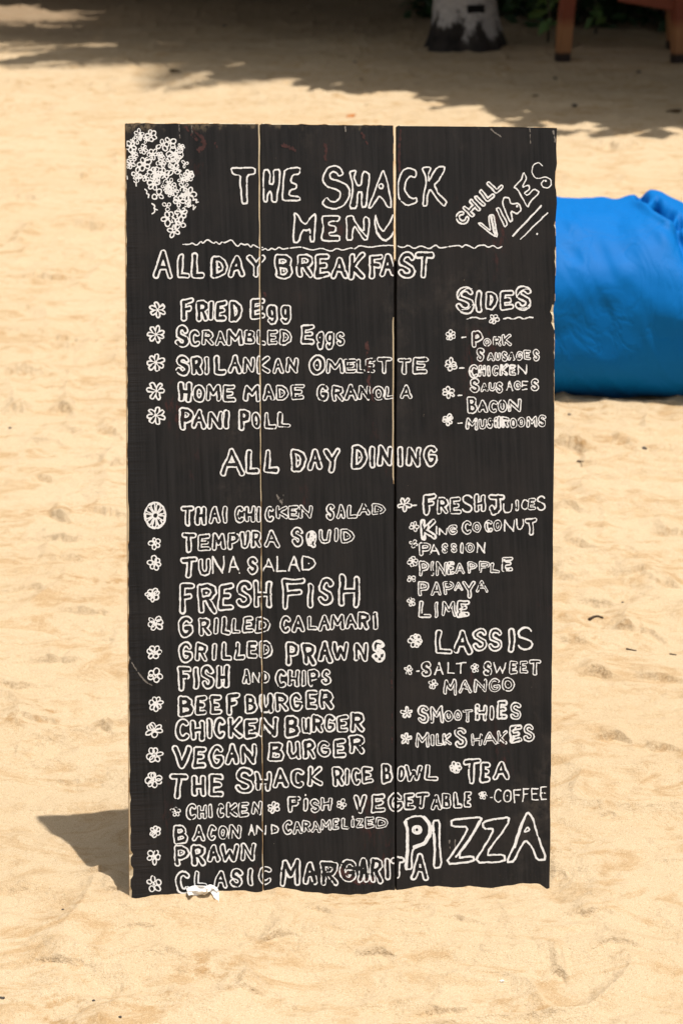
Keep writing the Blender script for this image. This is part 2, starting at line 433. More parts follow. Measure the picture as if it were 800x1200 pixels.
def build_plank(i):
    kl, kr = 'L%d' % (i + 1), 'R%d' % (i + 1)
    y0 = TOPS[i]; yb = 1120.0
    N = 230
    yl = np.linspace(y0[0], yb, N); yr = np.linspace(y0[1], yb, N)
    xl = lerp_edge(EDGE[kl], yl) + .25 * vnoise(yl * .06, yl * 0 + i, 50); xr = lerp_edge(EDGE[kr], yr) + .25 * vnoise(yr * .06, yr * 0 + i + 9, 51)
    il, wl = chip_profile(kl, yl); ir, wr = chip_profile(kr, yr)
    nt_ = 60
    tt = np.linspace(0, 1, nt_ + 2)[1:-1]
    tx = xl[0] + (xr[0] - xl[0]) * tt
    ty = y0[0] + (y0[1] - y0[0]) * tt + .45 * vnoise(tx * .09, tx * 0 + 2, 52) + .35 * vnoise(tx * .35, tx * 0, 53)
    it = .9 + .5 * vnoise(tx * .15, tx * 0, 54)
    # rounded plank corners
    # outline, clockwise seen from the front: up the left side, along the top, down the right side
    ox = np.concatenate([xl[::-1], tx, xr]); oy = np.concatenate([yl[::-1], ty, yr])
    nx = np.concatenate([(xl + il)[::-1], tx, xr - ir]); ny = np.concatenate([yl[::-1], ty + it, yr])
    nl = len(yl)
    ny[nl - 1] += .9; ny[nl + nt_] += .9
    oy[nl - 1] += .7; oy[nl + nt_] += .7
    wood = np.concatenate([wl[::-1], np.ones(nt_, bool), wr])
    uo, vo = on_board(ox, oy); ui, vi = on_board(nx, ny)
    n = len(ox)
    dep = np.clip(np.hypot(uo - ui, vo - vi) * .8, .0005, .004)
    V = [(ui[k], 0, vi[k]) for k in range(n)] + [(uo[k], dep[k], vo[k]) for k in range(n)] + [(uo[k], THICK, vo[k]) for k in range(n)]
    fcs, mi = [], []
    # front face in strips so that it stays planar and well shaped
    L = list(range(nl)); R = list(range(n - 1, n - 1 - nl, -1))      # both from the bottom up
    for a in range(nl - 1):
        fcs.append((L[a], R[a], R[a + 1], L[a + 1])); mi.append(0)
    fcs.append(tuple([L[-1]] + [R[-1]] + list(range(nl + nt_ - 1, nl - 1, -1)))); mi.append(0)
    for k in range(n - 1):
        fcs.append((k, k + 1, n + k + 1, n + k)); mi.append(2 if wood[k] and dep[k] > .0009 else (1 if wood[k] else 0))
        fcs.append((n + k, n + k + 1, 2 * n + k + 1, 2 * n + k)); mi.append(1 if k < nl and i == 0 else (1 if nl <= k < nl + nt_ else 3))
    for a in range(nl - 1):
        fcs.append((2 * n + R[a], 2 * n + L[a], 2 * n + L[a + 1], 2 * n + R[a + 1])); mi.append(3)
    fcs.append(tuple([2 * n + R[-1], 2 * n + L[-1]] + [2 * n + k for k in range(nl, nl + nt_)])); mi.append(3)
    return obj('plank', V, fcs, [M_PAINT, M_RAW, M_PALE, M_DARKW], board, False, mi)
for i in range(3): build_plank(i)

def box(name, c, s, mat, parent=None, rot=None, bevel=0.003):
    bm = bmesh.new(); bmesh.ops.create_cube(bm, size=1.0)
    bmesh.ops.scale(bm, vec=Vector(s), verts=bm.verts)
    if bevel: bmesh.ops.bevel(bm, geom=bm.edges[:], offset=bevel, segments=2, affect='EDGES')
    if rot is not None: bmesh.ops.rotate(bm, cent=(0, 0, 0), matrix=rot, verts=bm.verts)
    bmesh.ops.translate(bm, vec=Vector([float(q) for q in c]), verts=bm.verts)
    return bm_obj(name, bm, mat, parent)

# battens on the back: one behind the second joint (it stops the light below the heading), two across
u0, v0 = on_board(463, 303); u1, v1 = on_board(463, 1100)
box('batten', ((u0 + u1) / 2, THICK + .0105, (v0 + v1) / 2), (.05, .02, float(v0 - v1)), M_DARKW, board)
for yy in (420, 860):
    ua, va = on_board(180, yy); ub, vb = on_board(430, yy)
    box('batten', ((ua + ub) / 2, THICK + .0105, va), (float(ub - ua), .02, .05), M_DARKW, board)

# ------------------------------------------------------------------ hand lettering
def arc(cx, cy, rx, ry, a0, a1, n=14):
    return [(cx + rx * math.cos(math.radians(a0 + (a1 - a0) * k / n)), cy + ry * math.sin(math.radians(a0 + (a1 - a0) * k / n))) for k in range(n + 1)]
S_ = arc(.5, .26, .46, .26, -25, -180, 8) + [(.12, .40), (.5, .5), (.88, .60)] + arc(.5, .74, .48, .26, 0, 160, 8)
G_ = {  # pen skeletons in a unit box, y down; second entry: where the eye of the letter is
    'A': ([[(0, 1), (.48, 0), (1, 1)], [(.24, .62), (.76, .62)]], [(.49, .42)]),
    'B': ([[(0, 0), (0, 1)], [(0, 0), (.55, .0), (.82, .12), (.80, .34), (.5, .47), (0, .48)], [(.5, .48), (.86, .58), (1, .76), (.85, .95), (.5, 1), (0, 1)]], [(.4, .24), (.45, .75)]),
    'C': ([arc(.58, .5, .56, .5, -48, -312, 18)], []),
    'D': ([[(0, 0), (0, 1)], [(0, 0), (.45, .02), (.82, .2), (1, .5), (.85, .8), (.45, .98), (0, 1)]], [(.48, .52)]),
    'E': ([[(1, 0), (0, .02), (0, 1), (1, .97)], [(0, .48), (.75, .47)]], []),
    'F': ([[(1, 0), (0, .04), (.03, 1)], [(0, .46), (.75, .44)]], []),
    'G': ([arc(.55, .5, .54, .5, -45, -330, 18) + [(.98, .58), (.55, .58)]], []),
    'H': ([[(0, 0), (.03, 1)], [(1, 0), (.96, 1)], [(0, .52), (1, .50)]], []),
    'I': ([[(.5, 0), (.5, 1)]], []),
    'J': ([[(0, .02), (1, 0)], [(.66, 0), (.66, .75), (.5, .96), (.25, 1), (0, .78)]], []),
    'K': ([[(0, 0), (.02, 1)], [(.95, 0), (.08, .55), (1, 1)]], []),
    'L': ([[(.06, 0), (0, .98), (1, 1)]], []),
    'M': ([[(0, 1), (.08, 0), (.5, .62), (.90, 0), (1, 1)]], []),
    'N': ([[(0, 1), (.04, 0), (.94, 1), (1, 0)]], []),
    'O': ([arc(.5, .5, .5, .5, 0, 360, 22)], [(.5, .5)]),
    'P': ([[(0, 0), (.04, 1)], [(0, .02), (.55, 0), (.95, .12), (1, .3), (.85, .48), (.5, .56), (.03, .56)]], [(.45, .27)]),
    'Q': ([arc(.5, .46, .5, .46, 0, 360, 22), [(.55, .65), (.85, 1.05)]], [(.5, .46)]),
    'R': ([[(0, 0), (.03, 1)], [(0, .02), (.55, 0), (.92, .1), (.95, .3), (.75, .46), (.03, .52)], [(.45, .5), (1, 1)]], [(.43, .25)]),
    'S': ([S_], []),
    'T': ([[(0, .03), (1, 0)], [(.5, .02), (.46, 1)]], []),
    'U': ([[(0, 0), (.02, .6), (.2, .93), (.5, 1), (.8, .9), (.98, .55), (1, 0)]], []),
    'u': ([[(0, 0), (.02, .6), (.2, .95), (.55, .95), (.85, .6), (.88, 0)], [(.88, .1), (.92, .8), (1, 1)]], []),
    'V': ([[(0, 0), (.48, 1), (1, 0)]], []),
    'W': ([[(0, 0), (.2, 1), (.5, .35), (.76, 1), (1, 0)]], []),
    'Y': ([[(0, 0), (.5, .5), (1, 0)], [(.5, .5), (.46, 1)]], []),
    'Z': ([[(0, .02), (1, 0), (0, 1), (1, .97)]], []),
    'g': ([arc(.45, .3, .45, .3, 0, 360, 18), [(.92, 0), (.95, .75), (.7, 1), (.3, 1), (.05, .86)]], [(.45, .3)]),
    'i': ([[(.5, .28), (.5, 1)]], []),
    '-': ([[(0, .5), (1, .4)]], []),
}

def seg_dist(px, py, pts):
    d = np.full(px.shape, 1e9)
    for (x0, y0), (x1, y1) in zip(pts[:-1], pts[1:]):
        ex, ey = x1 - x0, y1 - y0; L = ex * ex + ey * ey
        t = np.clip(((px - x0) * ex + (py - y0) * ey) / L, 0, 1) if L > 1e-9 else 0
        d = np.minimum(d, (px - x0 - t * ex) ** 2 + (py - y0 - t * ey) ** 2)
    return np.sqrt(d)

def chaikin(p, closed, k=1):
    for _ in range(k):
        q = []
        n = len(p)
        rng_ = range(n) if closed else range(n - 1)
        if not closed: q.append(p[0])
        for i in rng_:
            a, b = p[i], p[(i + 1) % n]
            q += [(a[0] * .82 + b[0] * .18, a[1] * .82 + b[1] * .18), (a[0] * .18 + b[0] * .82, a[1] * .18 + b[1] * .82)]
        if not closed: q.append(p[-1])
        p = q
    return p

STEP = 0.5
class Paint:
    """one piece of lettering: a coverage field over photo-pixel coordinates, meshed as a thin layer of paint on the board"""
    count = 0
    def __init__(s, x0, y0, x1, y1):
        s.x0, s.y0 = x0 - 6, y0 - 6
        s.nx = int((x1 + 6 - s.x0) / STEP) + 1; s.ny = int((y1 + 6 - s.y0) / STEP) + 1
        s.f = np.full((s.ny, s.nx), -9.0)
        Paint.count += 1; s.seed = Paint.count
    def window(s, xa, ya, xb, yb):
        i0 = max(0, int((xa - s.x0) / STEP)); i1 = min(s.nx, int((xb - s.x0) / STEP) + 2)
        j0 = max(0, int((ya - s.y0) / STEP)); j1 = min(s.ny, int((yb - s.y0) / STEP) + 2)
        X, Y = np.meshgrid(s.x0 + STEP * np.arange(i0, i1), s.y0 + STEP * np.arange(j0, j1))
        return (slice(j0, j1), slice(i0, i1)), X, Y
    def add(s, sl, f):
        s.f[sl] = np.maximum(s.f[sl], f)
    def wobble(s, X, Y, amp, wl):
        return X + amp * vnoise(X / wl + s.seed * 3.1, Y / wl, 60), Y + amp * vnoise(X / wl, Y / wl + s.seed * 5.3, 61)
    def line(s, pts, w, closed=False, soft=1, fill=False):
        p = chaikin(pts, closed, soft) if soft else list(pts)
        if closed: p = p + [p[0]]
        xs = [q[0] for q in p]; ys = [q[1] for q in p]
        sl, X, Y = s.window(min(xs) - w - 2, min(ys) - w - 2, max(xs) + w + 2, max(ys) + w + 2)
        X2, Y2 = s.wobble(X, Y, .35, 6)
        d = seg_dist(X2, Y2, p)
        ww = w * (1 + .16 * vnoise(X / 5, Y / 5, 62))
        f = ww / 2 - d
        if fill:
            ins = np.zeros(X.shape, bool)
            for (xa, ya), (xb, yb) in zip(p[:-1], p[1:]):
                c = ((ya > Y2) != (yb > Y2)); den = (yb - ya) if abs(yb - ya) > 1e-9 else 1e-9
                ins ^= c & (X2 < (xb - xa) * (Y2 - ya) / den + xa)
            f = np.where(ins, np.maximum(f, 1.0), f)
        s.add(sl, f)
    def dot(s, x, y, r):
        sl, X, Y = s.window(x - r - 2, y - r - 2, x + r + 2, y + r + 2)
        X2, Y2 = s.wobble(X, Y, .3, 3)
        s.add(sl, r - np.hypot(X2 - x, Y2 - y))
    def glyph(s, ch, x0, x1, y0, y1, style='b', shear=0.0):
        h = y1 - y0
        strokes, eyes = G_[ch]
        if style == 's':                                   # plain pen line
            w = min(2.3, max(1.5, .095 * h)); r = 0.0; pad = w / 2
        else:
            r = min(2.8, max(1.25, .108 * h)); w = min(1.9, max(1.12, .072 * h))
            if ch == 'I' or ch == 'i': r = min(r, max(.9, (x1 - x0) / 2 - w / 2))
            if style in 'fF': w *= 1.22; r *= .92
            if style == 'm': r *= .72
            pad = r + w / 2
        bx0, bx1, by0, by1 = x0 + pad, x1 - pad, y0 + pad, y1 - pad
        if bx1 < bx0 + .2: bx0 = bx1 = (x0 + x1) / 2
        rr = random.Random(int(x0 * 13 + y0 * 7))
        j = .035
        sl, X, Y = s.window(x0 - 3, y0 - 3, x1 + 3, y1 + 3)
        X2, Y2 = s.wobble(X, Y, .030 * h + .15, .42 * h)
        X2 = X2 + shear * (Y2 - (y0 + y1) / 2)
        d = np.full(X.shape, 1e9)
        for st in strokes:
            p = [(bx0 + (bx1 - bx0) * (a + rr.uniform(-j, j)), by0 + (by1 - by0) * (b + rr.uniform(-j, j))) for a, b in st]
            if len(st) > 14:
                p = [(bx0 + (bx1 - bx0) * a, by0 + (by1 - by0) * b) for a, b in st]
            d = np.minimum(d, seg_dist(X2, Y2, p))
        ww = w * (1 + .26 * vnoise(X / 4.5 + s.seed, Y / 4.5, 63))
        if style == 's':
            f = ww / 2 - d
        else:
            rloc = r * (1 + .16 * vnoise(X / (.35 * h) + 9, Y / (.35 * h) + s.seed, 64))
            f = ww / 2 - np.abs(d - rloc)
            if style in 'fF': f = np.maximum(f, np.where(d < r, np.clip(vnoise(X / 2.6, Y / 3.4, 65) - (.36 if style == 'f' else -.05), -1, .8), -9))
        s.add(sl, f)
        if style != 's' or ch in 'DO':
            for (a, b) in eyes:
                ex, ey = bx0 + (bx1 - bx0) * a, by0 + (by1 - by0) * b
                if ch in 'DO' and (style == 's' or h > 22): s.dot(ex, ey, max(.8, .038 * h))
                else: s.dot(ex, ey, max(.65, .040 * h))
        if ch == 'i': s.dot((x0 + x1) / 2, y0 + 1, 1.2)
    def flower(s, x, y, R, n=5, rot=0.0, style='ring'):
        rr = random.Random(int(x * 3 + y))
        if style == 'pin':                                 # chubby pinwheel outlined as one shape
            sl, X, Y = s.window(x - R - 3, y - R - 3, x + R + 3, y + R + 3)
            X2, Y2 = s.wobble(X, Y, .7, 5)
            d = np.full(X.shape, 1e9); d2 = d.copy()
            for k in range(n):
                a = rot + 2 * math.pi * k / n + rr.uniform(-.12, .12); q = R * rr.uniform(.70, .82)
                d = np.minimum(d, seg_dist(X2, Y2, [(x + .30 * q * math.cos(a), y + .30 * q * math.sin(a)), (x + q * math.cos(a), y + q * math.sin(a))]))
                b = a + math.pi / n
                d2 = np.minimum(d2, seg_dist(X2, Y2, [(x, y), (x + .42 * R * math.cos(b), y + .42 * R * math.sin(b))]))
            s.add(sl, np.maximum(.95 - np.abs(d - R * .215), .6 - d2))
            return
        w = 1.5 if R > 7 else 1.15
        if style == 'wheel':
            s.line([(x + R * .92 * math.cos(t), y + R * 1.12 * math.sin(t)) for t in np.linspace(0, 2 * math.pi, 19)[:-1]], 2.2, True)
            for k in range(n):
                a = rot + 2 * math.pi * k / n; b = math.pi / n * .72
                s.line([(x + 1.2 * math.cos(a), y + 1.2 * math.sin(a)), (x + R * .86 * math.cos(a - b), y + R * 1.04 * math.sin(a - b)), (x + R * .86 * math.cos(a + b), y + R * 1.04 * math.sin(a + b))], 1.6, True)
            return
        for k in range(n):
            a = rot + 2 * math.pi * k / n + rr.uniform(-.28, .28)
            q = R * rr.uniform(.46, .64); lr = R * rr.uniform(.28, .44); lt = R * rr.uniform(.22, .36)
            pts = []
            for t in np.linspace(0, 2 * math.pi, 11)[:-1]:
                e, g = lr * math.cos(t), lt * math.sin(t)
                pts.append((x + (q + e) * math.cos(a) - g * math.sin(a), y + (q + e) * math.sin(a) + g * math.cos(a)))
            s.line(pts, w, True)
        s.dot(x, y, .13 * R + .3)
    def build(s, name='lettering', label=None, wear=()):
        ii, jj = np.meshgrid(s.x0 + STEP * np.arange(s.nx), s.y0 + STEP * np.arange(s.ny))
        f = s.f.copy()
        f += .16 * vnoise(ii / .9, jj / .9, 70) + .10 * vnoise(ii / 2.2, jj / 2.2, 71)
        f -= np.clip(vnoise(ii / 3.0, jj / 5.0, 72) - .62, 0, 1) * 2.0
        for (wx, wy, wr, am) in wear:
            f -= am * np.exp(-((ii - wx) / wr[0]) ** 2 - ((jj - wy) / wr[1]) ** 2) * np.clip(vnoise(ii / 2.2, jj / 2.6, 73) + .35, 0, 1)
        g1 = np.maximum(lerp_edge(EDGE['R1'], jj) - .3 - ii, ii - lerp_edge(EDGE['L2'], jj) - .5)
        g2 = np.maximum(lerp_edge(EDGE['R2'], jj) - .7 - ii, ii - lerp_edge(EDGE['L3'], jj) - .7)
        e3 = lerp_edge(EDGE['R3'], jj) - .8 - ii
        e1 = ii - lerp_edge(EDGE['L1'], jj) - 1.6
        f = np.minimum(np.minimum(np.minimum(f, g1), np.minimum(g2, e3)), e1)
        V, Fc = marching(f)
        if not len(V): return None
        px = s.x0 + V[:, 0] * STEP; py = s.y0 + V[:, 1] * STEP
        u, v = on_board(px, py)
        off = -.00035 - .00002 * (s.seed % 12)
        o = obj(name, np.stack([u, np.full(len(u), off), v], 1), Fc, M_WHITE, board)
        if label: o['label'] = label
        return o

def marching(f):
    ny, nx = f.shape
    pos = f > 0
    fx = f[:, :-1] / np.where(np.abs(f[:, :-1] - f[:, 1:]) < 1e-9, 1, f[:, :-1] - f[:, 1:])
    fy = f[:-1, :] / np.where(np.abs(f[:-1, :] - f[1:, :]) < 1e-9, 1, f[:-1, :] - f[1:, :])
    NH = ny * nx
    def cid(j, i): return j * nx + i
    def hid(j, i): return NH + j * nx + i
    def vid(j, i): return 2 * NH + j * nx + i
    c = pos[:-1, :-1] * 1 + pos[:-1, 1:] * 2 + pos[1:, 1:] * 4 + pos[1:, :-1] * 8
    # a b / d c corners, e=ab f=bc g=dc h=ad edges; listed so that faces look out of the board
    T = {1: ['aeh'], 2: ['ebf'], 4: ['fcg'], 8: ['hgd'], 3: ['abfh'], 6: ['ebcg'], 12: ['hfcd'], 9: ['aegd'],
         5: ['aeh', 'fcg'], 10: ['ebf', 'hgd'], 7: ['abcgh'], 14: ['ebcdh'], 13: ['aefcd'], 11: ['abfgd'], 15: ['abcd']}
    faces = []
    for case, polys in T.items():
        j, i = np.nonzero(c == case)
        if not len(j): continue
        ids = {'a': cid(j, i), 'b': cid(j, i + 1), 'c': cid(j + 1, i + 1), 'd': cid(j + 1, i),
               'e': hid(j, i), 'g': hid(j + 1, i), 'h': vid(j, i), 'f': vid(j, i + 1)}
        for p in polys:
            faces.append(np.stack([ids[k] for k in reversed(p)], 1))
    if not faces: return np.zeros((0, 2)), []
    used = np.unique(np.concatenate([q.ravel() for q in faces]))
    kind = used // NH; rem = used % NH; j = rem // nx; i = rem % nx
    x = i.astype(float); y = j.astype(float)
    m = kind == 1; x[m] += fx[j[m], i[m]]
    m = kind == 2; y[m] += fy[j[m], i[m]]
    out = []
    for q in faces: out += np.searchsorted(used, q).tolist()
    return np.stack([x, y], 1), out

def text(label, spec, flowers=(), extra=None, wear=(), shear=0.0):
    """spec: 'T 210.6 228.6 592 617.6[ style]' separated by ';'"""
    L = []
    for it in spec.split(';'):
        it = it.split()
        if not it: continue
        L.append((it[0], *[float(q) for q in it[1:5]], it[5] if len(it) > 5 else 'b'))
    P = Paint(min(q[1] for q in L), min(q[3] for q in L), max(q[2] for q in L), max(q[4] for q in L))
    for q in L: P.glyph(q[0], q[1], q[2], q[3], q[4], q[5], shear)
    if extra: extra(P)
    return P.build('lettering', label, wear)

def traced(label, region, polys, name='lettering', dots=()):
    """polys: (points in a zoomed crop, width px, closed[, fill]); region: (x0, y0, scale) of that crop"""
    x0, y0, sc = region
    A = [([(x0 + px / sc, y0 + py / sc) for px, py in p[0]], *p[1:]) for p in polys]
    return A, [(x0 + d[0] / sc, y0 + d[1] / sc, d[2]) for d in dots]

def traced_build(label, groups, name='lettering'):
    polys = [q for g in groups for q in g[0]]; dots = [d for g in groups for d in g[1]]
    xs = [p[0] for q in polys for p in q[0]]; ys = [p[1] for q in polys for p in q[0]]
    P = Paint(min(xs), min(ys), max(xs), max(ys))
    for q in polys: P.line(q[0], q[1], q[2], 1, q[3] if len(q) > 3 else False)
    for d in dots: P.dot(*d)
    return P.build(name, label)

RA, RB, RC = (140, 140, 4.706), (300, 140, 4.444), (460, 140, 4.0)
circ = lambda x, y, r, ry=None: [(x + r * math.cos(t), y + (ry or r) * math.sin(t)) for t in np.linspace(0, 2 * math.pi, 11)[:-1]]
traced_build('large white outlined heading reading THE SHACK', [
    traced('', RA, [([(612, 270), (680, 266), (750, 268), (745, 300), (705, 308), (700, 380), (708, 463), (676, 466), (672, 400), (664, 355), (668, 308), (625, 302)], 1.9, True)]),
    traced('', RB, [
        ([(40, 263), (65, 262), (72, 285), (70, 335), (90, 338), (93, 300), (92, 262), (125, 260), (122, 330), (110, 390), (107, 430), (84, 430), (80, 390), (72, 372), (60, 390), (57, 430), (40, 428), (38, 350)], 1.9, True),
        ([(150, 258), (228, 250), (226, 283), (190, 288), (178, 325), (212, 338), (210, 360), (178, 365), (170, 397), (228, 402), (228, 422), (137, 424), (138, 380), (142, 320)], 1.9, True),
        ([(455, 285), (440, 255), (410, 240), (375, 250), (350, 285), (348, 325), (370, 350), (415, 362), (440, 380), (435, 410), (410, 430), (385, 425), (368, 402), (343, 435), (365, 458), (410, 468), (455, 450), (485, 405), (488, 365), (465, 335), (420, 318), (388, 308), (382, 285), (400, 272), (420, 278), (430, 296)], 1.95, True),
        ([(483, 272), (522, 266), (508, 300), (528, 345), (548, 342), (552, 285), (565, 268), (592, 290), (580, 375), (572, 455), (550, 458), (550, 378), (530, 376), (523, 462), (487, 464), (500, 390), (503, 330)], 1.9, True),
        ([(660, 260), (678, 310), (692, 370), (706, 460), (685, 458), (665, 420), (640, 397), (620, 430), (598, 460), (582, 458), (610, 395), (640, 310)], 1.8, True),
        (circ(650, 348, 11, 13), 1.7, True)]),
    traced('', RC, [
        ([(103, 272), (109, 262), (108, 240), (75, 226), (45, 240), (26, 290), (22, 330), (30, 375), (65, 405), (112, 388), (110, 366), (95, 372), (72, 360), (55, 330), (60, 288), (82, 264)], 1.8, True),
        ([(135, 228), (178, 222), (167, 260), (165, 292), (180, 270), (205, 222), (243, 220), (238, 245), (212, 290), (193, 308), (215, 350), (254, 385), (240, 408), (220, 390), (190, 345), (172, 325), (160, 360), (160, 405), (140, 406), (145, 350), (158, 300), (152, 260)], 1.8, True)]),
])
traced_build('white outlined heading reading MENU', [traced('', RB, [
    ([(197, 488), (215, 495), (240, 535), (258, 547), (285, 510), (312, 490), (305, 560), (303, 636), (280, 636), (282, 570), (262, 578), (242, 575), (220, 640), (193, 640), (197, 560), (202, 515)], 1.9, True),
    ([(340, 505), (375, 502), (437, 503), (430, 530), (395, 530), (376, 538), (378, 550), (415, 558), (412, 585), (380, 590), (380, 605), (435, 605), (433, 632), (370, 635), (338, 625), (350, 570)], 1.9, True),
    ([(468, 505), (505, 500), (515, 535), (560, 590), (560, 520), (570, 506), (590, 520), (580, 625), (560, 628), (515, 555), (504, 575), (500, 628), (470, 628), (472, 560)], 1.7, True),
    ([(508, 520), (540, 575), (575, 610)], 1.3, False),
    ([(622, 500), (616, 535), (630, 600), (665, 635), (698, 617), (718, 580)], 2.1, False),
    ([(622, 500), (635, 550), (660, 586), (690, 545), (712, 498)], 1.8, False),
    ([(628, 590), (650, 622), (675, 632)], 2.6, False)])])
wave = lambda reg, pts, w: traced('', reg, [(pts, w, False)])
traced_build('wavy white line under the heading', [
    wave(RA, [(350, 688), (385, 690), (402, 682), (425, 695), (450, 672), (460, 686), (485, 660), (520, 685), (532, 674), (552, 690), (562, 675), (580, 682), (618, 662), (650, 702), (668, 684), (690, 692), (708, 687), (725, 706), (737, 690), (765, 708), (790, 706)], 1.5),
    wave(RB, [(12, 668), (35, 682), (48, 670), (62, 683), (80, 668), (100, 680), (120, 665), (140, 677), (180, 668), (230, 664), (290, 682), (340, 670), (390, 688), (420, 671), (450, 682), (490, 667), (512, 675), (540, 657), (590, 668), (650, 655), (718, 658)], 1.5),
    wave(RC, [(16, 590), (50, 602), (70, 589), (100, 607), (130, 590), (170, 607), (200, 587), (217, 602), (250, 598), (310, 590), (325, 601), (340, 585), (370, 600), (382, 606), (400, 591), (430, 588), (447, 601), (470, 590), (490, 604), (510, 598)], 1.5)], 'wavy_line')

def chill(P, org, end, h, word, fr, style='b'):
    """letters along a slanted baseline, drawn through a turned copy of the glyph painter"""
    pass
ca = math.radians(-44)
def slant(word, ox, oy, h, adv, r, w, tops=None):
    out = []
    cx, sx = math.cos(ca), math.sin(ca)
    t = 0
    for k, ch in enumerate(word):
        wd = adv[k]
        st, eyes = G_[ch]
        hh = h[k]
        pl = []
        for q in st:
            pl.append([(ox + (t + a * (wd - 2 * r - w - 1) + r) * cx + ((b - 1) * (hh - 2 * r) - r) * -sx, oy + (t + a * (wd - 2 * r - w - 1) + r) * sx + ((b - 1) * (hh - 2 * r) - r) * cx) for a, b in q])
        out.append((pl, r, w)); t += wd
    return out
def build_chill():
    P = Paint(525, 195, 605, 270)
    for pl, r, w in slant('CHILL', 541.5, 265.5, [15, 16, 15, 16, 17], [15.5, 16.5, 9.5, 13.5, 14], 1.75, 1.5):
        xs = [p[0] for q in pl for p in q]; ys = [p[1] for q in pl for p in q]
        sl, X, Y = P.window(min(xs) - 5, min(ys) - 5, max(xs) + 5, max(ys) + 5)
        X2, Y2 = P.wobble(X, Y, .5, 6)
        d = np.full(X.shape, 1e9)
        for q in pl: d = np.minimum(d, seg_dist(X2, Y2, q))
        P.add(sl, w / 2 * (1.25 + .25 * vnoise(X / 4, Y / 4, 66)) - np.abs(d - r))
    P.build('lettering', 'slanting white lettering reading CHILL')
build_chill()
traced_build('slanting white lettering reading VIBES, underlined twice', [traced('', RC, [
    ([(398, 488), (412, 484), (435, 505), (458, 522), (450, 480), (448, 450), (470, 446), (480, 500), (490, 550), (470, 545), (440, 520)], 1.7, True),
    ([(458, 455), (468, 500), (478, 540)], 2.8, False),
    ([(483, 418), (497, 412), (518, 455), (537, 490), (522, 505), (508, 470)], 1.6, True),
    ([(512, 390), (522, 365), (546, 368), (552, 395), (590, 393), (602, 425), (580, 446), (552, 428), (560, 473), (548, 480), (530, 440)], 1.7, True),
    ([(565, 318), (600, 285), (612, 245), (628, 275), (605, 318), (635, 306), (642, 325), (615, 345), (630, 357), (662, 325), (687, 343), (640, 388), (630, 412), (608, 370), (582, 325)], 1.6, True),
    ([(700, 216), (682, 200), (657, 212), (648, 245), (665, 275), (690, 276), (715, 268), (738, 282), (742, 308), (726, 322), (702, 318), (694, 300), (706, 286)], 1.3, False),
    ([(562, 546), (610, 495), (695, 404)], 2.0, False), ([(598, 562), (660, 500), (724, 438)], 1.5, False)],
    dots=[(581, 406, 1.4), (715, 288, 1.2), (676, 537, 1.3)])])

text('white outlined heading reading ALL DAY BREAKFAST',
     'A 179.3 203.7 293.4 327.4;L 207.6 224 296.8 327.4;L 224 240.6 296.8 327;D 247 267.2 299 326.3;A 266.6 287.7 299 324.8;Y 288 311 298 325.6;'
     'B 321.8 344.5 297.5 326.8;R 347 367.2 297 326;E 368 386.2 297 326.6;A 387 408 300.8 327;K 408 428.9 296 327.3;F 431.6 448.7 297.4 326.5;A 444 464 297.4 324.6;'
     'S 466.2 487 295 327.2;T 485.3 509 295.3 327')
text('white lettering reading FRIED EGG', 'F 211.3 227.5 348.5 377;R 229.3 245.2 352 377;I 244.2 251 352 376.4;E 251.8 266.2 352 376.6;D 268 284 351.2 377;E 292.6 311.4 349 374.2;g 312 325.6 357 381.4;g 327.6 341.4 357 380.4')
text('white lettering reading SCRAMBLED EGGS', 'S 205 222 380.6 407.8;C 221.2 235.4 386 407.6;R 236 251 386 405.6;A 251.2 266 388 405.6;M 265.3 285.7 385 406.2;B 286 299.6 385.8 404.4;L 300 312.4 386 404.6;E 313 325.6 386 405;D 327.2 342.6 386 404.4;E 352.3 369 380 404.4;g 370 380.2 388 409.4;g 380.6 392 389 409.4;S 393.6 404 388.5 405.6')
text('white lettering reading SRI LANKAN OMELETTE', 'S 205.7 222.7 415 441;R 224 237.8 417 440.4;I 238.7 246.8 417.7 439.4;L 250 265.5 415.5 440;A 267.5 283.5 415.5 438.4;N 283.7 298.6 417.7 437.2;K 300 317.2 417.3 438.4;A 318.6 333.4 418.8 438.2;N 334 350.2 418 437.4;O 360.8 381.5 415.5 440.4;M 381.3 403.2 420 438.2;E 402.5 417.5 420 437.8;L 416.6 428 420 437.8;E 428 439.4 420 437.4;T 441 459.6 418 438.4;T 465 482.7 418.8 439.4;E 483.7 501.2 418 438.6',
     wear=[(432, 428, (7, 16), 1.9)])
text('white lettering reading HOME MADE GRANOLA', 'H 209 225 447 472;O 225.5 241.2 450.2 472.2;M 241.5 259.7 449.2 470.8;E 261 276.7 450.2 471.4;M 285.3 305.4 450.2 470.8;A 307.2 322.2 450.2 470.2;D 323 338.4 451.3 469.4;E 340.8 356.7 450.2 468.6;G 370.5 384.9 449 470.8;R 388.5 402.7 451.5 470.8;A 403 419.2 450.2 469.4;N 419 434.2 451.3 469.4;O 435.8 450.6 452.4 469.7;L 450.2 466.2 452.4 467.6;A 468.2 483.2 451.3 468',
     wear=[(434, 462, (5, 12), 1.2)])
text('white lettering reading PANI POLL', 'P 209.5 227.2 477 505.7;A 224 243.2 479.4 503.2;N 243 261.4 481.6 503.2;I 260.6 270 479.4 504;P 279 293.2 479.4 504.6;O 294.3 306.2 482.8 502.4;L 309.4 324.4 482.8 503.2;L 325 340.2 481.8 502.2')
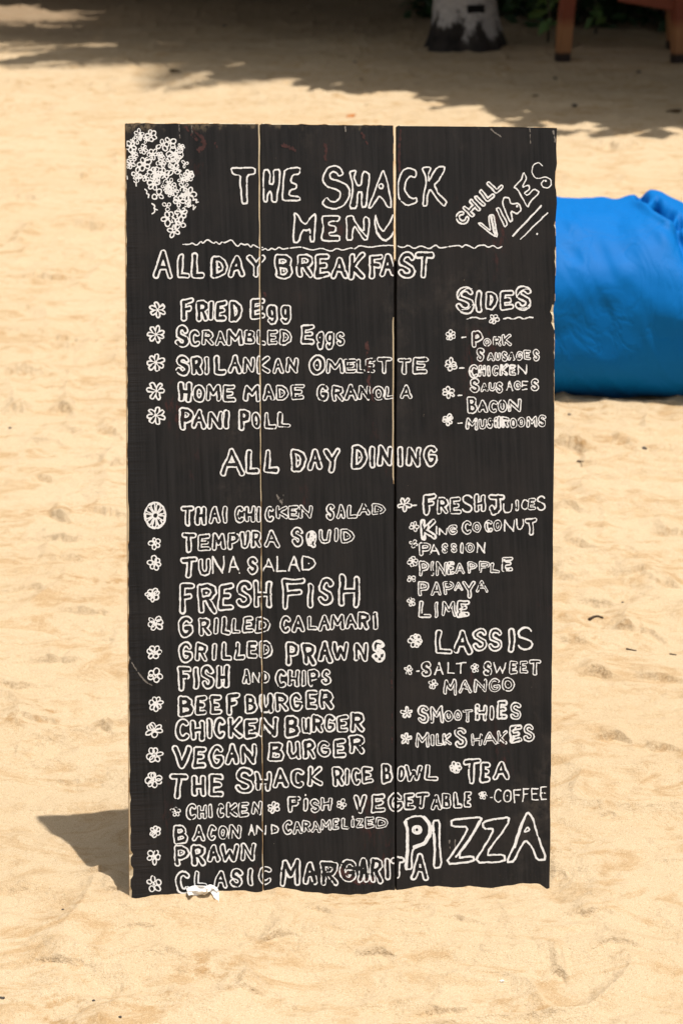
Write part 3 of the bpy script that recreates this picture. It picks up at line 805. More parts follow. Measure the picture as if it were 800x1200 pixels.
text('white outlined heading reading ALL DAY DINING', 'A 258 287.2 525 558.4;L 287 305 527.3 555.7;L 309 327.8 526.6 555.2;D 340 359.4 525.6 553;A 359.7 378.6 525.6 551.2;Y 377.5 400 525.2 553.4;D 411.3 431 521 550.3;I 432.4 440.9 522.2 548.4;N 442 460.2 522.2 547.4;I 465.5 472.4 522.2 547.4;N 475 493.3 523.4 547.4;G 495.2 513 521 547.4')

SF = (500, 320, 5.0)
def sides_extra(P):
    for pts in ([(228, 275), (260, 262), (290, 258), (310, 268), (345, 265)], [(448, 270), (475, 258), (500, 275), (540, 255), (565, 272), (595, 258), (618, 262)]):
        P.line([(500 + a / 5, 320 + b / 5) for a, b in pts], 1.7)
    for pts in ([(182, 150), (200, 108), (235, 90), (262, 92)], [(530, 135), (545, 108), (572, 92), (600, 95)], [(200, 215), (240, 215), (268, 185)], [(540, 205), (580, 205), (602, 180)]):
        P.line([(500 + a / 5, 320 + b / 5) for a, b in pts], 1.0)
text('white double outlined heading reading SIDES', 'S 533.6 555.8 334.4 368.2;I 556.8 564.6 339.4 366.6;D 567.8 582.6 340.8 363.8;E 584.8 602.2 339.4 364.2;S 602.8 622.6 334.2 364.6', extra=sides_extra)
P_ = Paint(533, 370, 625, 380)
dash = lambda pts, w=1.5: (lambda P: P.line(pts, w))
def wdash(pts, w=1.6):
    return lambda P: P.line(pts, w, False, 0)
text('white lettering reading PORK', '- 540 546.2 393 398 s;P 551.6 565.8 387.6 408.2;O 565.6 575.2 395.8 406.2;R 576.8 587.2 393.8 405.8;K 587.4 599.2 391.4 405.2')
text('white lettering reading SAUSAGES under PORK', 'S 557.6 567.2 408 424.2;A 570.2 579.2 412.8 423.2;U 578.8 586.6 412.8 422.6;S 586.8 594.2 411 424.2;A 594.2 603.2 412 422.6;G 603.8 612.2 411 422.6;E 612.8 621.2 410 421.8;S 623.8 632.2 409.4 423.2')
text('white lettering reading CHICKEN', '- 537.4 544.4 429 434 s;C 548.4 560.2 427 443.2 f;H 559.8 569.2 427.4 441.2 f;I 569.4 575.2 428 441.2 f;C 575.8 584.2 428 441.2 f;K 584.8 595.2 426.2 440.2 f;E 595.8 604.2 427 440.2 f;N 605.8 616.8 427 439.2 s')
text('white lettering reading SAUSAGES under CHICKEN', 'S 550.2 562.2 443 460.2;A 562.2 571.8 448.8 459.2;U 571.8 581.2 448 458.6;S 580.8 589.2 447 461.2;A 592.2 601.2 446.2 458.2 s;G 601.2 610.2 446 457.2;E 610.8 618.2 446 457.2 s;S 621.4 631.2 443 458.2')
text('white lettering reading BACON', '- 535.4 541.4 461 466 s;B 546.8 559.2 465.4 484.6;A 559.2 571.2 468 483.8;C 572.2 582.6 469 484.2;O 582.8 594.2 468.4 483.2;N 594.4 610.8 467.4 483.2 f')
text('white lettering reading MUSHROOMS', '- 535.4 541.8 494 498 s;M 545 560.2 489.4 504.2 f;U 560.2 569.2 490.8 503.2;S 569.8 577.8 489.4 502.6;H 578.2 586.2 488 502.2 f;R 586.2 596.2 488 501.8 f;O 596.8 605.2 489.8 501.8;O 605.8 615.2 488.8 501.2;M 615.8 629.2 487.4 501.2 f;S 629.8 639.8 485.8 500.2')

text('white lettering reading THAI CHICKEN SALAD', 'T 210.6 228.8 592 617.8;H 228 242.4 593 616.4;A 244.2 259.2 593 613.7;I 259 267.6 593 613.2;C 273.5 286.7 592.6 613.7;H 286.3 299.3 593 611.9;I 299.3 306.4 593 611.9;C 309.6 321.8 592.6 611.6;K 323 337.2 592.2 608.2;E 337.4 349.8 591.8 608.6;N 350.2 366.2 591.4 607.2;S 381.4 392.6 589.4 609.8;A 394.2 405.2 590.8 608.2;L 406.2 419.2 590.8 607.8;A 418.8 433.2 589.8 604.2;D 435.4 451.2 589.8 603.8')
text('white lettering reading TEMPURA SQUID', 'T 211.6 230.4 624.2 648.5;E 231.4 247.5 625.8 646.3;M 248 264.8 624.2 644.7;P 266.8 280.5 623.4 644.1;U 280.9 293.4 622 643;R 293.1 306.9 621.2 643;A 309.5 328.5 620.8 641.8;S 340.8 355.8 616.8 641.2;Q 357.8 371.2 620.8 641.2 F;U 372.8 388.2 619.8 637.2 f;I 389.8 397.8 618.8 635.8;D 398.8 415.2 619.4 637.2')
text('white lettering reading TUNA SALAD', 'T 210.5 232.1 652 677.8;U 232.3 247.5 653.8 675;N 248 263.2 651.6 672.6 s;A 266.7 280.6 652 671.7 s;S 289.2 303.1 651.6 673.3;A 307.3 321.7 653.8 670.4 s;L 324 335.4 652.2 670.2 s;A 337.4 351.2 650.8 669.8 s;D 353.8 370.2 651.4 668.6 s')
text('large white outlined lettering reading FRESH FISH', 'F 209.4 228.6 682.2 719.2;R 230.8 255.2 684.2 719.2;E 255.8 274.2 683.4 715.2;S 275.8 296.2 679.4 713.2;H 296.4 319.8 680.8 713.2;F 330.2 358.2 676.8 716.2;I 358.4 369.2 682.8 713.2;S 372.2 391.2 676.8 710.6;H 396.8 421.2 673.4 711.2')
text('white lettering reading GRILLED CALAMARI', 'G 207.8 226.6 721.8 747.2;R 232.2 247.8 723.4 745.2;I 249.8 257.2 723.8 744.2;L 259.4 270.6 722.2 744.2;L 270.8 282.2 723.8 743.2;E 283.8 297.2 722.2 742.6;D 298.8 316.6 722.8 742.6;C 326.8 341.2 721.4 741.8;A 341.4 357.2 721.4 741.2;L 359.4 372.6 720.8 738.6;A 372.2 387.2 719.4 739.2;M 386.8 403.8 719.8 738.2;A 403.8 418.6 718.8 737.8;R 418.8 433.2 716.2 737.8;I 435.4 444.6 716.8 737.8')
text('white lettering reading GRILLED PRAWNS', 'G 208.2 226.2 751.8 777.2;R 228.2 244.2 752.8 775.8;I 247.8 255.2 753.4 774.6;L 258.8 272.2 751.8 774.2;L 274.2 288.2 751.4 773.8;E 288.8 302.6 750.2 771.8;D 303.8 320.6 750.8 771.8;P 333.4 351.8 751.4 780.6;R 353.4 370.6 752.8 779.8;A 371.8 389.8 750.8 777.2;W 388.2 409.8 751.8 774.2;N 414.2 431.8 751.4 775.2;S 435.4 450.6 748.8 776.2 F')
text('white lettering reading FISH AND CHIPS', 'F 207.8 225.2 780.2 810.6;I 225.8 233.8 780.8 809.2;S 234.8 251.2 778.8 808.6;H 253.4 269.2 778.8 807.2;A 283.4 294.2 782.8 802.2;N 295.4 304.6 787.8 799.8 s;D 306.8 315.8 786.8 801.2;C 321.8 336.2 784.2 807.2;H 336.8 351.2 784.8 805.2;I 351.8 359.8 784.8 804.6;P 360.2 373.8 784.2 804.6;S 375.8 387.8 783.8 803.8')
text('white lettering reading BEEF BURGER', 'B 208.4 227.2 814.8 840.2;E 228.2 242.6 814.8 838.2;E 245.8 260.2 813.8 837.6;F 264.2 281.2 811.4 838.2;B 286.2 302.6 812.8 837.2;u 303.4 321.2 811.8 836.2;R 321.8 338.2 811.8 833.8;G 338.8 354.2 811.4 833.2;E 357.4 372.6 808.8 832.2;R 373.8 391.2 808.8 831.8')
text('white lettering reading CHICKEN BURGER', 'C 203.8 222.2 841.8 869.2;H 222.8 240.6 842.8 868.2;I 241.8 249.2 840.8 865.8;C 249.8 264.6 840.2 865.8;K 266.8 285.2 839.4 865.8;E 285.4 302.2 840.8 865.8;N 303 326.2 839.4 863.2;B 333.4 352.2 838.8 864.6;u 352.2 364.6 839.8 860.6;R 364.2 379.2 836.8 859.2;G 378.8 393.2 836.8 859.2;E 393.8 408.6 837.4 859.2;R 409.8 427.2 834.2 858.6')
text('white lettering reading VEGAN BURGER', 'V 201.4 225.2 873.4 902.6;E 225.8 242.2 873.4 901.2;G 243.8 263.2 870.8 900.6;A 263.4 280.2 871.4 897.8;N 281.4 301.2 871.4 895.8;B 313.8 334.2 868.8 892.6;u 335.8 352.6 868.2 890.2;R 354.2 370.2 866.2 890.2;G 371.4 387.2 867.4 888.2;E 389.8 406.2 865.4 888.2;R 408.2 427.2 860.8 884.2')
text('white lettering reading THE SHACK RICE BOWL', 'T 198.8 220.6 906.8 935.8;H 224.2 241.8 907.8 934.6;E 243.8 262.6 905.8 934.2;S 275.4 298.2 898.2 930.6;H 297.8 318.2 902.8 927.8;A 318.5 338.9 899.3 923.9;C 339.3 357.2 899.8 923.9;K 359.3 378.9 897.3 921.4;R 388.5 403.2 898.5 921.4;I 402.8 410.6 899.8 920.7;C 410.9 423.2 899.3 920.7;E 423.5 437.2 897.8 918.9;B 446 460.2 894.3 918.9;O 464.4 475.2 896.8 916.4;W 473.8 494.8 895.6 915.6;L 496.9 513.2 894.9 915.6')
text('white lettering reading TEA', 'T 541.8 563.6 888.2 919.4;E 562.1 574.2 891.6 916.9;A 576.8 597.2 890.8 914.2')
text('white lettering reading CHICKEN, FISH, VEGETABLE', 'C 217.3 230.8 941 961.2;H 231.3 242.9 942.9 959.4;I 243.2 250.2 942.2 958.4;C 253.8 263.2 941 958.2;K 264.8 278.9 939.3 957.7;E 279.2 292 939.9 957.7;N 294.8 307.2 939.3 955;F 336.8 352.2 932.3 953.2;i 354.3 361.4 930.8 951.4;S 362.8 375.2 935.9 952.7;H 375.3 388.9 933.5 950.2;V 413.5 430.7 930.9 953.2;E 434.8 451.4 929.8 952.7;G 453.5 472.2 928.5 951.4;E 472.9 486.4 929.2 949.7;T 486 504 928.3 949;A 504.4 517.9 930.9 949;B 517.5 528.9 928.9 947.9;L 530.6 541.4 928.3 947.2;E 542.9 552.2 926.9 946.4')
text('thin white lettering reading COFFEE', '- 571.8 577.2 932 937 s;C 578.4 587.2 924.4 940.2 s;O 588.8 599.2 925.1 940 s;F 600.8 609.8 924.4 941.1 s;F 611.2 620.2 923.1 939.2 s;E 621.8 630.8 923.1 937.9 s;E 632.2 640.2 921.8 937.4 s')
text('white lettering reading BACON AND CARAMELIZED', 'B 203.4 221.2 966.8 989.2;A 225.2 241.3 965.8 986.2;C 242.5 254.2 965.8 985.4;O 255.8 267.3 966.9 983.8;N 267.9 282.5 965.8 983.2;A 291.1 298.7 965.8 978.6 s;N 299.4 312.2 966.9 978.6 s;D 317.4 326.8 965.8 977.4 s;C 330.9 342.7 960.9 978.9;A 342.8 353.9 962.3 977.7;R 353.5 363.9 960.9 975.2;A 364.3 375.7 961.8 975.7;M 375.3 388.9 960.2 972.7;E 389.3 397.7 959.2 972.2;L 399.3 408.9 958.5 972.2;i 409.8 416.4 956.2 970.2;Z 416.8 426.2 958.5 970.2;E 427.3 438.2 956.8 970.7;D 439.8 455.2 957.8 970.7')
text('white lettering reading PRAWN', 'P 203.8 222.7 990.5 1016.2;R 224 241.3 989.4 1015.2;A 242.5 258.2 988.8 1011.2;W 257.8 280.7 988.8 1011.2;N 281.4 299.8 987.8 1009.4')
text('white lettering reading CLASIC MARGARITA', 'C 204.8 224 1020 1048.4;L 227.4 243.4 1019.8 1040.4;A 249.8 267.2 1019.3 1041.4;S 269.5 285.2 1017 1040.4;I 288.2 298.2 1017 1038.7;C 301.8 318.9 1014.8 1036.4;M 327.8 353.2 1006 1038.9;A 353.5 372.2 1008.5 1037.2;R 374.3 397.2 1008.5 1038.2;G 397.3 418.2 1006 1034.7;A 417.8 432.7 1004.8 1033.9;R 432.3 448.9 1004.3 1034.7;I 449.8 457.7 1004.8 1032.2;T 456.8 474.7 1004.3 1030.7;A 480.8 502.7 999.3 1032.2',
     wear=[(405, 1020, (22, 18), 1.1), (440, 1018, (16, 16), .7), (372, 1030, (14, 12), 1.2)])
R8 = (450, 880, 3.81)
traced_build('very large white outlined lettering reading PIZZA', [traced('', R8, [
    ([(88, 312), (128, 290), (172, 292), (203, 325), (208, 370), (180, 418), (126, 436), (122, 480), (124, 528), (92, 528), (100, 450), (102, 380), (97, 338)], 2.1, True),
    ([(178, 298), (203, 328), (206, 370), (180, 414), (135, 430)], 4.2, False),
    ([(96, 315), (104, 360), (104, 440), (98, 520)], 3.2, False),
    (circ(145, 352, 20, 16), 2.6, True), (circ(145, 352, 10, 9), 1.4, True),
    ([(215, 312), (248, 310), (245, 400), (255, 520), (220, 522), (225, 440)], 2.2, True),
    ([(218, 320), (228, 420), (222, 515)], 1.8, False),
    ([(298, 308), (370, 300), (435, 296), (422, 330), (320, 478), (398, 470), (402, 492), (268, 508), (340, 405), (378, 338), (300, 338)], 2.3, True),
    ([(425, 315), (375, 405), (320, 472)], 2.8, False),
    ([(440, 318), (500, 302), (557, 296), (550, 330), (448, 466), (536, 462), (540, 494), (400, 500), (450, 420), (492, 348), (442, 346)], 2.2, True),
    ([(640, 272), (658, 292), (690, 395), (722, 485), (680, 488), (660, 430), (630, 398), (600, 440), (580, 492), (545, 498), (580, 420), (602, 350), (620, 303)], 2.3, True),
    ([(632, 280), (610, 340), (582, 430)], 2.0, False),
    ([(620, 362), (640, 338), (650, 354)], 1.8, True)])])

text('white lettering reading FRESH JUICES', '- 482.4 488.8 589.8 595 s;F 495 511.3 577.4 604.6;R 511.6 525.5 582.8 603;E 526.3 539.8 582.8 602.3;S 540.6 553.9 579.3 600.6 s;H 554.8 569 578.8 599.9;J 571.4 590.8 578.8 603.4;U 588.8 600.2 589.8 601.6 s;I 601.8 608.7 585.2 599.2;C 609.9 618.2 585.2 597.6 s;E 617.8 627.7 583.6 597.6;S 628.4 638.8 580.5 598.2 s')
text('white lettering reading KING COCONUT', 'K 492 511.3 608.8 632.4 f;I 508.5 513.6 616 626.2 s;N 513.4 523.9 618.5 627.2 s;G 523.8 536.2 614.8 626.7;C 540.6 552.3 609.8 626.7;O 552.8 563.5 611.4 624.4;C 566.6 577.2 609 624.4 f;O 577.4 587.3 609 622.4;N 589.8 602.2 609 622.9 s;U 604.2 613.4 607.8 621.2 s;T 614.2 629.3 606.6 627.7')
text('white lettering reading PASSION', 'P 490.8 504.9 635.8 651.4;A 502.8 514.3 637.5 650.5 s;S 516.8 524.8 636.4 649;S 527.5 535.7 636.4 648;I 538.2 543.3 635.8 648.1;O 544.8 555.7 635.8 648.1;N 557.8 568.3 635.8 648.1 s')
text('white lettering reading PINEAPPLE', 'P 490.2 503 657.2 675.9 m;I 502.8 508.9 658.2 675.2 m;N 509.8 523.2 658.2 674.7 m;E 523.5 532.6 657.7 674.2 f;A 532.2 544.4 659.6 672.8 m;P 547.2 558.8 658.2 672.3 m;P 560.8 573.2 657.7 671.2 m;L 573.8 584.9 658.9 671.9;E 587.6 600.8 652.8 670 f')
text('white lettering reading PAPAYA', 'P 489.5 503 680.8 698.9 m;A 503.8 517.2 681.4 698.4 m;P 518.7 531.5 681.4 697.2 m;A 531.5 542.2 681.4 692.6 m;Y 541.7 557.6 680.8 701.3 m;A 557.6 571.4 679.5 694.2 m')
text('white lettering reading LIME', 'L 490.2 505.3 703.2 724.2 m;I 506.8 514.8 704.8 723.4 m;M 516.8 533.8 704.8 722.7 m;E 534.6 549.3 702.8 723.4 f')
text('large white lettering reading LASSIS', 'L 508.5 530.3 738 767.8;A 530.6 552.4 736.8 766.4;S 552.9 570.7 735.8 763.4 m;S 571.4 588.9 735.8 763.4 m;I 593.9 603.9 735.8 764.6;S 604.8 624.6 734.1 763 s')
text('white lettering reading SALT and SWEET', '- 487 491.2 784 789 s;S 492.8 505.3 774.8 793.9;A 508.5 519.6 776 790.8 s;L 523.9 531.9 776 790 s;T 533.4 546.2 776 789.6 s;S 565.5 576.6 774.4 792.4;W 578 592.7 776 789.6 s;E 596.3 606.3 774.4 790;E 608.2 618.2 773.8 789.6;T 619.4 634.2 772.6 791.5')
text('white lettering reading MANGO', 'M 518.7 535 795.8 814.5 m;A 536.8 553.3 796.3 812.2 m;N 554.8 569.9 796 811.4 m;G 571.8 585.6 794.4 811.4 m;O 586.8 602.7 793.9 810.5')
text('white lettering reading SMOOTHIES', 'S 488.3 502.5 825.3 847.8 m;M 502.9 519.6 827.2 847.2 m;O 519.7 531 831.9 846.2;O 531 541.4 831.9 844.8;T 541.8 554 830.8 846.2 m;H 556 570.7 825.3 844.7 f;I 572.6 579.4 826.8 843.8;E 581.4 595.2 820 844.2 f;S 597.1 611 822 843.7 m')
text('white lettering reading MILK SHAKES', 'M 486.4 503 858 876.3 m;I 502.9 509.6 860 874.6;L 510.2 518.4 860 874.2 m;K 517.9 528.6 859.3 873.9 f;S 531.5 547.6 851.4 876.3 m;H 551.2 564.7 859.3 874.6 m;A 565.5 581.8 856.8 873.2 m;K 582.1 594.4 855.6 872.2 m;E 596.4 611 849.8 870.8 f;S 612.3 626 848.6 869.9 m')

# flower bullets beside the lines
BUL = [(185, 363, 9.5, 6, 'pin'), (183, 392, 10, 7, 'pin'), (183, 425, 10.5, 7, 'pin'), (183, 458, 10.5, 6, 'pin'), (183, 487, 10.5, 7, 'pin'),
       (182, 604, 13.5, 9, 'wheel'), (181.6, 636.5, 8, 5, 'r'), (181.4, 659.6, 9, 6, 'r'), (179.4, 696.6, 9.5, 7, 'r'), (182.4, 730.6, 9.8, 6, 'r'),
       (181.4, 764.4, 9.5, 6, 'r'), (182.4, 791.4, 9.5, 5, 'r'), (182.4, 824, 9.3, 7, 'r'), (180.4, 855.6, 10.2, 6, 'r'), (181, 885.4, 10, 6, 'r'), (179.6, 913.6, 10.8, 7, 'r'),
       (182, 974.5, 7.6, 6, 'r'), (180.6, 1004, 9.4, 5, 'r'), (180.8, 1036, 10, 5, 'r'),
       (206, 951, 6.6, 5, 'r'), (320.3, 946, 7.4, 6, 'r'), (400.5, 942.5, 6.8, 5, 'r'), (533.5, 899.7, 7.8, 7, 'r'), (565.5, 932, 5.2, 6, 'r'),
       (578.4, 374, 6.8, 5, 'r'), (527.6, 393, 6.6, 6, 'r'), (527.4, 427.4, 8, 6, 'r'), (525.4, 459.6, 7.4, 6, 'r'), (524.6, 492, 7.2, 6, 'r'),
       (473.8, 591.4, 8.6, 5, 'pin'), (485, 617, 6.2, 5, 'r'), (484.2, 637.7, 5.4, 4, 'r'), (483, 658, 6.4, 6, 'r'), (482, 678, 5.6, 4, 'r'), (481.4, 705, 5.8, 5, 'r'),
       (486, 751.4, 9.2, 8, 'r'), (478.5, 785.8, 5.6, 5, 'r'), (556, 782.7, 5.6, 5, 'r'), (507, 802, 5.8, 5, 'r'), (476, 835, 6.8, 5, 'pin'), (475.4, 865.4, 6.8, 5, 'pin')]
for (x, y, R, n, st) in BUL:
    P = Paint(x - R, y - R, x + R, y + R)
    P.flower(x, y, R, n, rot=(x * .37 + y * .11) % 1.5, style={'r': 'ring'}.get(st, st))
    P.build('flower_bullet')

def flower_cluster():
    pts = [(110, 78, 30), (172, 88, 30), (62, 150, 28), (100, 112, 26), (150, 112, 26), (130, 165, 36), (185, 192, 34), (235, 140, 34), (280, 130, 32), (310, 190, 48), (340, 150, 26),
           (360, 245, 30), (78, 208, 28), (60, 245, 26), (135, 245, 36), (95, 298, 34), (145, 320, 28), (225, 195, 26), (232, 245, 34), (278, 235, 30), (300, 275, 34), (195, 295, 36), (248, 300, 36),
           (320, 275, 30), (345, 330, 34), (382, 310, 34), (190, 355, 34), (240, 352, 28), (285, 350, 34), (265, 388, 30), (305, 395, 36), (215, 415, 38), (355, 372, 26), (385, 412, 38),
           (330, 450, 36), (262, 478, 38), (375, 470, 24), (340, 515, 36), (270, 545, 38), (335, 575, 34), (300, 618, 36)]
    P = Paint(147, 148, 236, 276)
    for k, (a, b, r) in enumerate(pts):
        P.flower(140 + a / 4.706, 140 + b / 4.706, r * (1.0 + .2 * math.sin(k * 7.3)) / 4.706, [4, 6, 5, 3][(k * 5) % 4], rot=k * 1.3)
    rr = random.Random(4)
    for k, (a, b, r) in enumerate(pts[::3]):
        t = rr.uniform(0, 6.28); P.flower(140 + (a + 26 * math.cos(t)) / 4.706, 140 + (b + 22 * math.sin(t)) / 4.706, r * rr.uniform(.6, .8) / 4.706, rr.choice([3, 4, 4]), rot=t)
    for q in ([(42, 312), (45, 328)], [(82, 342), (92, 352), (98, 345)], [(92, 352), (92, 366)], [(140, 385), (152, 395), (150, 410), (163, 412), (160, 430)], [(180, 465), (196, 478), (190, 492), (212, 500)],
              [(196, 492), (195, 512), (180, 520)], [(405, 445), (430, 440), (420, 460), (436, 455)], [(385, 480), (410, 470), (405, 500), (420, 480)]):
        P.line([(140 + a / 4.706, 140 + b / 4.706) for a, b in q], 1.5)
    P.build('flower_cluster', 'cluster of small white flowers painted in the upper left corner')
flower_cluster()
# ------------------------------------------------------------------ scuffs on the paint (old paint of another colour and rubbed chalk)
M_SCUFF = mat_plain('rubbed_chalk', (.17, .155, .14), 0.8, .3, 90)
M_MAROON = mat_plain('maroon_under_paint', (.045, .0175, .0165), 0.7, .35, 80)
def scuff(label, mat, strokes, rough=1.6):
    for pts, w in strokes:
        P = Paint(min(p[0] for p in pts) - 6, min(p[1] for p in pts) - 6, max(p[0] for p in pts) + 6, max(p[1] for p in pts) + 6)
        P.line(pts, w)
        X, Y = np.meshgrid(P.x0 + STEP * np.arange(P.nx), P.y0 + STEP * np.arange(P.ny))
        P.f -= rough * np.clip(vnoise(X / 1.6, Y / 2.6, 80) + .35 + .5 * vnoise(X / 5, Y / 7, 81), 0, 2)
        o = P.build('scuff_mark', label)
        if o:
            o.data.materials.clear(); o.data.materials.append(mat); o.location.y = .00022
scuff('pale curved scratch near the left edge', M_SCUFF, [([(152, 770), (160, 786), (170, 798), (178, 803)], 2.0)], 1.0)
scuff('pale smudge above the chicken salad line', M_SCUFF, [([(324, 580), (330, 588), (331, 594)], 3.0), ([(333, 579), (331, 586)], 1.6)], 1.2)
scuff('pale rub below the last juice', M_SCUFF, [([(526, 985), (527, 994)], 2.0), ([(533, 984), (533, 996)], 1.2)], 1.0)
scuff('maroon patch rubbed through at the top left', M_MAROON, [([(215, 147), (224, 156), (230, 164)], 4.5), ([(226, 150), (234, 160)], 2.5), ([(236, 160), (240, 170), (232, 176)], 6.5), ([(252, 168), (254, 174)], 3)], 2.0)
scuff('maroon streak across the omelette line', M_MAROON, [([(430, 402), (431, 425), (432, 452)], 5.0), ([(434, 455), (437, 470)], 3.5)], 1.7)
scuff('maroon specks near the top of the middle plank', M_MAROON, [([(378, 166), (382, 172), (381, 188)], 4.0), ([(424, 156), (430, 168)], 4), ([(332, 170), (346, 176)], 6)], 2.2)
scuff('maroon fleck beside the first joint', M_MAROON, [([(310, 343), (312, 349)], 3.2), ([(309, 372), (312, 378)], 2)], 1.2)
scuff('maroon rub beside the second joint', M_MAROON, [([(458, 785), (459, 806)], 1.6), ([(469, 152), (467, 178), (468, 200)], 3.0), ([(459, 832), (459, 870)], 1.2)], 1.2)
scuff('faint dark red stain at the foot of the middle plank', M_MAROON, [([(398, 1020), (420, 1034), (440, 1030)], 9)], 2.4)
scuff('grey nicks along the worn top', M_SCUFF, [([(404, 149), (405, 154)], 2.2), ([(210, 146), (211, 164)], .9), ([(225, 147), (225, 160)], .9), ([(620, 149), (621, 168)], 1.1), ([(648, 154), (650, 166)], 2.2), ([(575, 152), (586, 160)], 2.6)], .8)

# ------------------------------------------------------------------ scrap of tissue at the foot of the board
M_TISSUE = mat_plain('white_tissue', (.86, .84, .81), 0.9, .04, 60, .2, .25)
def build_scrap():
    path = [(219, 1044, 7), (226, 1042.5, 11), (233, 1042, 12), (239, 1041, 9), (243, 1040, 6.5), (246.5, 1039.5, 7), (250, 1042, 9), (252, 1047, 9), (253, 1052, 7), (252.5, 1057, 5), (253, 1061, 2)]
    ns, ntr = 44, 14
    base = []
    for k in range(ns):
        t = k / (ns - 1) * (len(path) - 1); i = min(int(t), len(path) - 2); f = t - i
        base.append(tuple(path[i][c] * (1 - f) + path[i + 1][c] * f for c in range(3)))
    V = []
    sc = 3.85 / F
    for k, (px, py, wd) in enumerate(base):
        a, b = base[max(0, k - 1)], base[min(ns - 1, k + 1)]
        dx, dy = b[0] - a[0], b[1] - a[1]; L = math.hypot(dx, dy); nx, ny = -dy / L, dx / L
        for j in range(ntr):
            q = j / (ntr - 1) - .5
            qx = px + nx * wd * q + .7 * float(vnoise(k * .22, j * .3, 90)); qy = py + ny * wd * q + .7 * float(vnoise(k * .22 + 9, j * .3, 91))
            u, v = on_board(qx, qy)
            lift = .010 + .006 * math.cos(q * math.pi) + .008 * float(vnoise(k * .20, j * .28, 92)) + .0015 * float(vnoise(k * .5, j * .6, 93)) + max(0, qy - 1045) * .0012
            V.append(BASE + BU * u + BV * v + BN * lift)
    fc = [(k * ntr + j, k * ntr + j + 1, (k + 1) * ntr + j + 1, (k + 1) * ntr + j) for k in range(ns - 1) for j in range(ntr - 1)]
    o = obj('tissue_scrap', V, fc, M_TISSUE)
    m = o.modifiers.new('thick', 'SOLIDIFY'); m.thickness = .0007
    tag(o, 'crumpled white scrap of tissue lying against the foot of the menu board', 'litter')
build_scrap()

